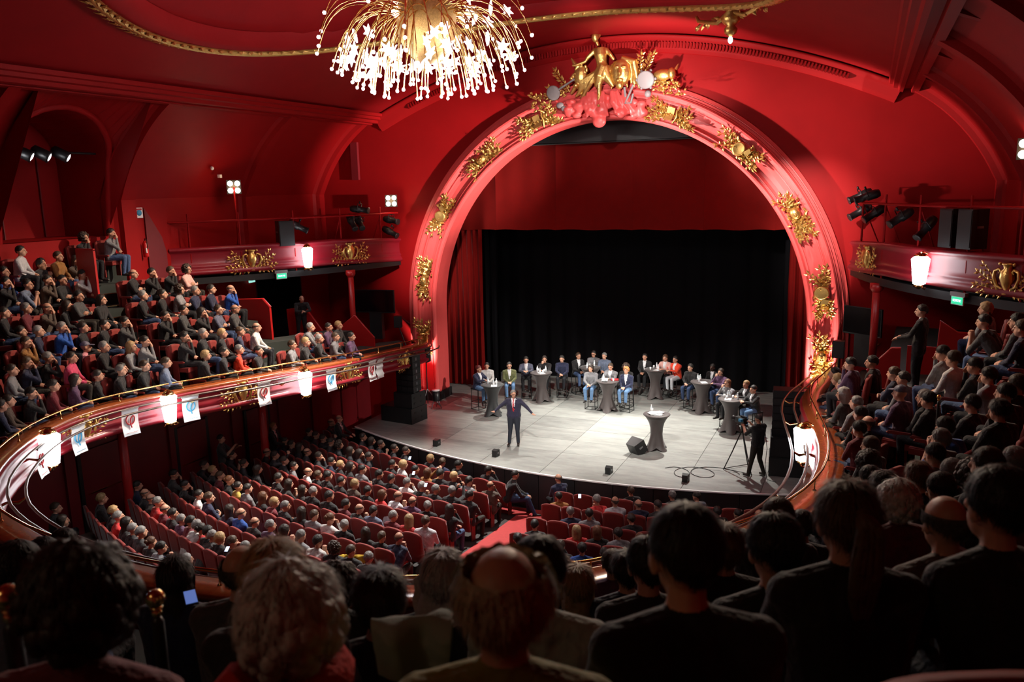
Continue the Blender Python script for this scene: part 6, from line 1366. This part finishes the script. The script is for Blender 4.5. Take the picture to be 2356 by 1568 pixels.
BT = bottle_proto()
mb = MB(); mb.lathe([(.026, 0), (.036, .10), (.033, .10), (.024, .01)], 12); CUP = mb.build('paper_cup', WHITE); CUP['category'] = 'cup'
TABS = {'T1': (-3.77, -1.12, TB2, 'black-covered cocktail table at the left of the stage', 3, 3), 'T2': (-2.82, 1.21, TB1, 'brown-black cocktail table second from the left', 3, 3), 'T3': (-.07, .74, TB1, 'brown-black cocktail table in the middle with a red folder', 1, 4),
        'T6': (-1.35, 2.63, TB1, 'brown-black cocktail table at the back, half hidden', 2, 2), 'T4': (1.10, 3.04, TB1, 'brown-black cocktail table at the back beside the orange sweater', 2, 2), 'T5': (3.12, 1.67, TB1, 'brown-black cocktail table on the right behind', 3, 1),
        'T7': (4.43, -.39, TB1, 'brown-black cocktail table at the far right', 3, 3), 'T8': (2.60, -2.90, TB1, 'lone brown-black cocktail table at the front of the stage', 1, 1)}
for kx, (x, y, pr, lab, nb, nc) in TABS.items():
    place(pr, USED, (x, y, 0), R.uniform(0, 1.5), lab); where = lab.split('cocktail ')[1]
    for k in range(nb+nc):
        a = R.uniform(0, 2*pi) if kx != 'T8' else (pi*.8 if k == 0 else pi*.35); r_ = R.uniform(.08, .28); loc = (x+r_*cos(a+k*1.3), y+r_*sin(a+k*1.3), 1.122)
        if k < nb: place(BT, USED, loc, R.random(), 'small water bottle on the %s' % ' '.join(where.split()[:9]), 'water bottles on the tables')
        else: place(CUP, USED, loc, 0, 'white paper cup on the %s' % where, 'paper cups on the tables')
mb = MB()
for k in range(9): mb.box((2.60+R.uniform(-.12, .14), -2.92+R.uniform(-.1, .1), 1.126+.004*k), (.21, .297, .004), rz=R.uniform(-1.2, 1.2))
o = mb.build('papers', WHITE); o['label'] = 'loose pile of white papers on the lone front table'; o['category'] = 'papers'; o['kind'] = 'stuff'
for k, (x, y, rz) in enumerate(((-3.62, -1.3, .4), (-.15, .62, .2), (1.2, 2.9, -.3), (3.2, 1.5, .5), (4.35, -.5, .1), (-2.75, 1.05, .8))):
    mb = MB(); mb.box((0, 0, 0), (.21, .28, .006)); o = mb.build('note_sheet', WHITE); o.location = (x, y, 1.128); o.rotation_euler = (0, 0, rz); o['category'] = 'paper'; o['label'] = 'white note sheet lying on the %s' % ['table at the left', 'middle table', 'back table by the orange sweater', 'right rear table', 'far right table', 'second table from the left'][k]
mb = MB(); mb.box((.16, .86, 1.145), (.26, .2, .03), rz=.3); o = mb.build('folder', REDP); o['label'] = 'red folder on the middle cocktail table'; o['category'] = 'folder'
mb = MB(); mb.box((-.12, .5, 1.135), (.2, .12, .012), rz=.2); o = mb.build('tablet', BLK); o['label'] = 'black tablet on the near side of the middle table'; o['category'] = 'tablet'
STG = [('A1', -4.55, -.58, 's1', 'l', 'n', 'woman with cropped dark red hair in navy jacket leaning on left table', (.14, .02, .015), (-2.5, -1.2)),
 ('A2', -4.50, -.02, 's2', 'k', 'W', 'dark-haired person in white shirt behind the left table', None, None), ('A3', -3.72, .28, 's0', 'k', 'O', 'bearded man with glasses in dark green jacket, right of left table', None, None),
 ('B1', -3.52, 1.41, 's1', 'k', 'N', 'man in slate suit leaning on the second table', None, (-2.2, -2)), ('B2', -2.88, 1.72, 's3', 'l', 'k', 'long-haired woman in black, head on hand behind the second table', None, None),
 ('B3', -2.28, 2.0, 's2', 'k', 'n', 'young man in navy turtleneck, hands folded, right of the second table', None, None),
 ('C1', -1.85, 2.7, 's0', 'b', 'k', 'man in black jacket left of the rear table, looking aside', None, (1, 0)), ('C2', -1.42, 3.25, 's2', 'k', 'g', 'person with glasses and pale scarf behind the rear table', None, None), ('C3', -.90, 3.0, 's2', 'g', 'd', 'grey-haired man in blue-grey shirt right of the rear table', None, None),
 ('D1', -.72, .78, 's2', 'l', 'g', 'long-haired woman in shiny grey sweater and jeans, left of middle table', None, None), ('D2', -.12, 1.25, 's1', 'b', 'g', 'man in grey jacket bent over the middle table', None, None), ('D3', .42, 1.35, 's2', 'A', 'k', 'curly-haired woman in black behind the ginger man', None, None), ('D4', .58, .85, 's0', 'y', 'n', 'ginger man in navy jacket and blue jeans, right of middle table', (.40, .15, .04), None),
 ('E1', .62, 3.3, 's0', 'k', 'k', 'man in dark suit left of the back table', None, None), ('E2', 1.40, 3.35, 's1', 'l', 'S', 'person in patterned top bent over the back table', (.12, .06, .03), None), ('E3', 1.82, 3.2, 's1', 'k', 'R', 'man in orange-red sweater and pale trousers at the back table', None, (.4, 1)),
 ('F1', 2.62, 2.0, 's2', 'k', 'k', 'woman with tied hair in black, legs crossed, left of right table', None, None), ('F2', 3.36, 2.25, 's0', 'k', 'k', 'dark-skinned man in black jacket behind the right table', None, None), ('F3', 3.75, 1.62, 's3', 'l', 'V', 'dark-haired woman in plum sweater leaning at the right table', None, None),
 ('G1', 4.22, .10, 's3', 'a', 'g', 'woman with glasses and auburn hair behind the far right table', None, None), ('G2', 4.82, .10, 's1', 'b', 'k', 'person with fair-brown hair in black at the far right table', (.2, .12, .05), None), ('G3', 5.12, -.48, 's1', 'k', 'k', 'man with shaven dark hair in black and jeans, far right', None, (2, -3))]
DSK = mat('dark_brown_skin', (.06, .03, .02), .45)
SG = mat('spectacle_frame', (.01, .01, .01), .3)
mbg = MB()
for sx in (-1, 1):
    mbg.tube([(sx*.032+.022*cos(2*pi*k/10), .100, .008+.017*sin(2*pi*k/10)) for k in range(11)], .0028, 5, caps=False); mbg.tube([(sx*.054, .098, .01), (sx*.077, .0, .008)], .0028, 4)
mbg.tube([(-.012, .102, .012), (.012, .102, .012)], .0028, 4)
GLM = as_mesh(mbg, 'spectacles', SG)
def spectacles(o):
    g = link('spectacles', GLM, o); me = o.data; g.matrix_local = Matrix.Translation(V(me['head'])) @ Matrix.Rotation(me['hr'][1], 4, 'Z') @ Matrix.Rotation(me['hr'][0], 4, 'X') @ Matrix.Scale(me['hs'], 4)
for (k, x, y, po, h, tp, lab, hc, tg) in STG:
    loc = V((x, y, 0)); t2 = V((tg[0], tg[1], 0)) if tg else V((-.6, -6.5, 0)); rz = face(loc, t2)
    o = person(loc, rz, po, h, tp, lab, None, hcol=hc, hi=(1 if k in ('F1', 'A1') else 0))
    if 'glasses' in lab: spectacles(o)
    if k == 'F2': o.material_slots[0].link = 'OBJECT'; o.material_slots[0].material = DSK
    place(ST, USED, (x+.08*sin(rz), y-.08*cos(rz), 0), rz, 'black bar stool under the ' + ' '.join(lab.split()[:9]).rstrip(','), 'bar stools on the stage')
    if k in ('D1', 'D4', 'G3', 'A1', 'A3', 'E3'):
        o.material_slots[2].link = 'OBJECT'; o.material_slots[2].material = MATS.get('pale_trousers') or mat('pale_trousers', (.5, .52, .55), .8) if k == 'E3' else (MATS.get('blue_jeans') or mat('blue_jeans', (.10, .19, .34), .85, var=.3, vs=12))
sp = person((-1.66, -4.05, 0), face(V((-1.66, -4.05, 0)), V((1.2, -13.5, 0))), 'speaker', 'g', 'n', 'speaker with open arms in navy suit, white shirt and red tie', hi=0, hcol=(.17, .16, .15), tcol=(.022, .020, .045)); spectacles(sp)
sp.material_slots[2].link = 'OBJECT'; sp.material_slots[2].material = mat('dark_suit_trousers', (.018, .022, .035), .8)
op = person((5.75, -4.35, 0), face(V((5.75, -4.35, 0)), V((1.5, -1.0, 0))), 'camera', 'k', 'k', 'camera operator in black shirt filming beside the right speaker stack', hi=2)
def tripod():
    t = thing('video_camera', 'video camera on a tripod in front of the operator in black', 'camera', (5.28, -3.95, 0), .9)
    mb = MB(); mb.box((0, .05, 1.46), (.14, .34, .16)); mb.box((.02, -.02, 1.57), (.04, .22, .04)); mb.build('body', BLK, t)
    mb = MB(); mb.lathe([(.05, 0), (.06, .14), (.075, .16)], 14, (0, .2, 1.46), M=Matrix.Rotation(-pi/2, 3, 'X')); mb.build('lens', BLKP, t)
    mb = MB(); mb.box((-.12, -.05, 1.5), (.08, .1, .07)); mb.build('viewfinder', BLUP, t)
    mb = MB(); mb.lathe([(.03, 1.1), (.05, 1.3), (.06, 1.38)], 10); mb.tube([(0, -.05, 1.36), (.1, -.4, 1.2)], .012, 6); mb.build('head', BLK, t)
    for k in range(3): a = 2*pi*k/3+.4; mb = MB(); mb.tube([(0, 0, 1.2), (.25*cos(a), .25*sin(a), .55), (.48*cos(a), .48*sin(a), .01)], [.02, .018, .015], 6); mb.build('leg', BLK, t)
    mb = MB(); mb.tube([(.48*cos(.4+2*pi*k/3), .48*sin(.4+2*pi*k/3), .04) for k in (0, 1, 2, 0)], .012, 5); mb.build('spreader', BLK, t)
tripod()
def cable(name, label, pts): mb = MB(); mb.tube(pts, .009, 5); o = mb.build(name, BLK); o['label'] = label; o['category'] = 'cable'
cable('camera_cable', 'black camera cable looping over the floor beside the tripod', [(5.3+.55*cos(a*.35)*(1-a*.012)-.55-.03*a, -4.35+.42*sin(a*.35)-.01*a, .012) for a in range(0, 44)])
cable('camera_cable', 'black cable hanging down behind the camera operator', [(5.95, -4.4, 1.3), (6.02, -4.5, .9), (5.98, -4.45, .4), (6.05, -4.5, .02), (6.3, -4.6, .012)])
def box_stack(nm, x, y, rz, subs, cells, w_, label):
    z = 0
    for k, (dx, sw, sd, sh) in enumerate(subs):
        t = thing('subwoofer', 'black subwoofer in the %s, %s' % (label, ['lowest box', 'second box from the floor', 'third box'][k]), 'loudspeaker', (x+dx*cos(rz), y+dx*sin(rz), z), rz)
        mb = MB(); mb.box((0, 0, sh/2), (sw, sd, sh-.012)); mb.build('cabinet', BLK, t)
        mb = MB(); mb.box((0, -sd/2-.006, sh/2), (sw*.94, .012, sh*.86)); mb.build('grille', BLKP, t)
        mb = MB()
        for dy in (-.22, .16): 
            for dz in (.3, .68): mb.box((sw/2+.004, dy, sh*dz), (.012, .10, .06))
        mb.build('handle', BLKP, t); z += sh
    for k in range(cells):
        t = thing('line_array_box', 'slim black line-array box in the %s, %s from the top' % (label, ORD(cells-k)), 'loudspeaker', (x+subs[-1][0]*cos(rz)*1.0, y+subs[-1][0]*sin(rz), z), rz); t['group'] = 'line array of the ' + label
        mb = MB(); mb.prism([(-w_/2, -.24, 0), (w_/2, -.24, 0), (w_/2, .2, .02), (-w_/2, .2, .02)], .205); mb.build('cabinet', BLK, t)
        mb = MB(); mb.box((0, -.245, .105), (w_*.3, .015, .18)); mb.box((-w_*.34, -.245, .105), (w_*.26, .012, .17)); mb.box((w_*.34, -.245, .105), (w_*.26, .012, .17)); mb.build('grille', BLKP, t)
        mb = MB(); mb.box((w_/2+.006, -.05, .1), (.014, .06, .1)); mb.box((-w_/2-.006, -.05, .1), (.014, .06, .1)); mb.build('rigging_plate', GREY, t); z += .215
box_stack('l', -6.5, -2.7, -.12, [(.0, 1.35, .9, .56), (.28, .78, .8, .52)], 6, .74, 'left speaker stack')
box_stack('r', 6.45, -3.7, .1, [(.0, .9, .8, .56), (.0, .86, .8, .56)], 6, .8, 'right speaker stack')
t = cab('monitor_wedge', 'black wedge monitor beside the foot of the lone front table', (2.18, -3.42, .02), (.5, .36, .42), 2.6, rx=radians(-28))
for k, (x, y, l) in enumerate(((-3.98, -4.93, 'nearest the left'), (-1.78, -5.22, 'second from the left'), (1.86, -5.48, 'third from the left'), (4.0, -5.35, 'nearest the right'))): cab('foot_monitor', 'little black monitor box on the stage edge, %s' % l, (x, y, 0.001), (.2, .2, .2), pi)
t = cab('loudspeaker', 'black loudspeaker on a pole before the left foot of the arch', (-6.42, -1.15, 1.78), (.32, .28, .52), -.15); 
t = thing('speaker_tripod', 'black tripod stand under the loudspeaker by the left arch foot', 'stand', (-6.42, -1.15, 0)); mb = MB(); mb.tube([(0, 0, .2), (0, 0, 1.79)], .02, 8); mb.build('pole', BLK, t)
for k in range(3): a = 2*pi*k/3+.5; mb = MB(); mb.tube([(0, 0, .75), (.5*cos(a), .5*sin(a), .01)], .015, 6); mb.build('leg', GREY, t)
t = thing('drum_stool', 'small black drum-shaped case with pale lid beside the tripod', 'case', (-6.12, -1.05, 0)); mb = MB(); mb.lathe([(.13, .3), (.14, .33), (.14, .68)], 16); mb.build('shell', BLK, t); mb = MB(); mb.lathe([(.145, .68), (.145, .71), (.01, .715)], 16); mb.build('lid', WHITE, t)
for k in range(3): a = 2*pi*k/3; mb = MB(); mb.tube([(.1*cos(a), .1*sin(a), .32), (.22*cos(a), .22*sin(a), .01)], .012, 5); mb.build('leg', GREY, t)
FIN = [(5.98, -24.5, 6.59), (6.25, -25.18, 6.99), (9.37, -12.7, 4.68), (8.12, -10.71, 3.54)]
PHN = [((3.97, -23.22, 5.76), 'lit phone held low by the spectators at the lower left'), ((4.6, -23.08, 5.61), 'dim blue phone screen held in the rear balcony'), ((-4.24, -6.14, -0.05), 'lit phone in the front stalls rows, brightest'), ((-3.13, -7.78, 0.17), 'small lit phone in the third stalls row'), ((-1.82, -9.36, 0.56), 'phone held up high over the stalls'), ((1.95, -8.23, 0.36), 'blue phone held up right of the aisle'), ((-3.69, -14.42, 0.71), 'small lit phone in the left rear stalls')]
COAT = (6.98, -24.39, 6.57)
YEL = (-1.41, -13.28, 0.46)

def finial(loc, label, s=1.0, base=None):
    t = thing('brass_finial', label, 'finial', loc); t.scale = (s,)*3
    mb = MB(); mb.ell((0, 0, 0), .034, nu=24, nv=16); mb.build('ball', BRASS, t)
    mb = MB(); mb.ell((0, 0, -.055), .019, nu=16, nv=10); mb.lathe([(.012, -.04), (.024, -.036), (.012, -.03)], 14); mb.build('collar', BRASS, t)
    mb = MB(); mb.lathe([(.022, -.9), (.022, -.09), (.012, -.07)], 12); mb.build('post', BLK, t)
finial((4.93, -24.71, 6.02) if False else FIN[0], 'polished brass ball on a black post near the lower left'); finial(FIN[1], 'polished brass ball on a post at the left picture edge')
finial(FIN[2], 'brass ball finial among the right balcony wing rows, upper one'); finial(FIN[3], 'brass ball finial near the right ledge, lower one')
DIMP = mat('dim_phone_screen', (.2, .35, .9), .4, emit=.35, ecol=(.2, .35, 1))
def phone(loc, label, rz=.3, rx=-1.15):
    if 'dim blue' in label: rx = -1.42; rz = .9
    if 'lower left' in label: rx = -1.3
    t = thing('phone', label, 'phone', loc); t.rotation_euler = (rx, 0, rz); mb = MB(); mb.box((0, .004, 0), (.075, .008, .15)); mb.build('case', BLK, t)
    mb = MB(); mb.box((0, -.002, 0), (.066, .004, .13)); mb.build('screen', DIMP if 'dim blue' in label else PHONE, t)
for p, l in PHN: phone(p, l)
def cloth_heap(name, label, loc, s, col, seed, cat='coat'):
    """garment thrown over a seat back: a thick folded sheet hanging on both sides"""
    mb = MB(); nx_, nz_ = 22, 18; vs = []
    for th in (0, 1):
        for j in range(nz_+1):
            u = j/nz_*2-1
            for i in range(nx_+1):
                x = (i/nx_-.5)*2*s[0]*(1-.12*u*u); f = .03*sin(x*38+seed+u)+.02*noise.noise(V((x*9+seed, u*3, 0)))
                y = (s[1]*.5+f)*math.copysign(min(1, abs(u)*3), u); z = s[2]*(.9-1.5*abs(u)**1.3)+.03*noise.noise(V((x*6, u*4, seed)))
                vs.append((x, y*(1 if th == 0 else .72), z-(.02 if th else 0)))
    q = (nx_+1)*(nz_+1); fs = []
    for a in (0, 1):
        for j in range(nz_):
            for i in range(nx_): fs.append(tuple(a*q+k for k in (j*(nx_+1)+i, j*(nx_+1)+i+1, (j+1)*(nx_+1)+i+1, (j+1)*(nx_+1)+i)))
    mb.add(vs, fs, 0, True); o = mb.build(name, mat(name+'_cloth', col, .85, bump=.3, bs=30)); o.location = loc; o.rotation_euler = (0, 0, .4); o['label'] = label; o['category'] = cat
cloth_heap('grey_green_coat', 'pale grey-green coat draped over a seat back in the foreground', COAT, (.13, .10, .11), (.22, .25, .21), 4)
cloth_heap('yellow_jacket', 'bright yellow jacket draped over a stalls seat back', (YEL[0], YEL[1], YEL[2]-.1), (.34, .12, .12), (.65, .42, .03), 8, 'jacket')
# red scarf of the white-haired person in the foreground
for o in [q for q in COL.objects if q.name.startswith('person') and 'white hair in olive' in str(q.get('label', ''))]:
    mb = MB(); mb.tube([(.11*cos(2*pi*k/16), -.02+.10*sin(2*pi*k/16), 1.06+.02*sin(k)) for k in range(16)], .05, 8, closed=True); mb.tube([(-.09, -.10, 1.12), (-.16, -.13, 1.02), (-.18, -.16, .8)], [.05, .07, .05], 8)
    mb.build('scarf', mat('red_scarf_wool', (.55, .02, .015), .9, bump=.4, bs=60), o)
print('SEATS', NSEAT, 'OBJECTS', len(COL.objects), 'PERSONS', PCNT)
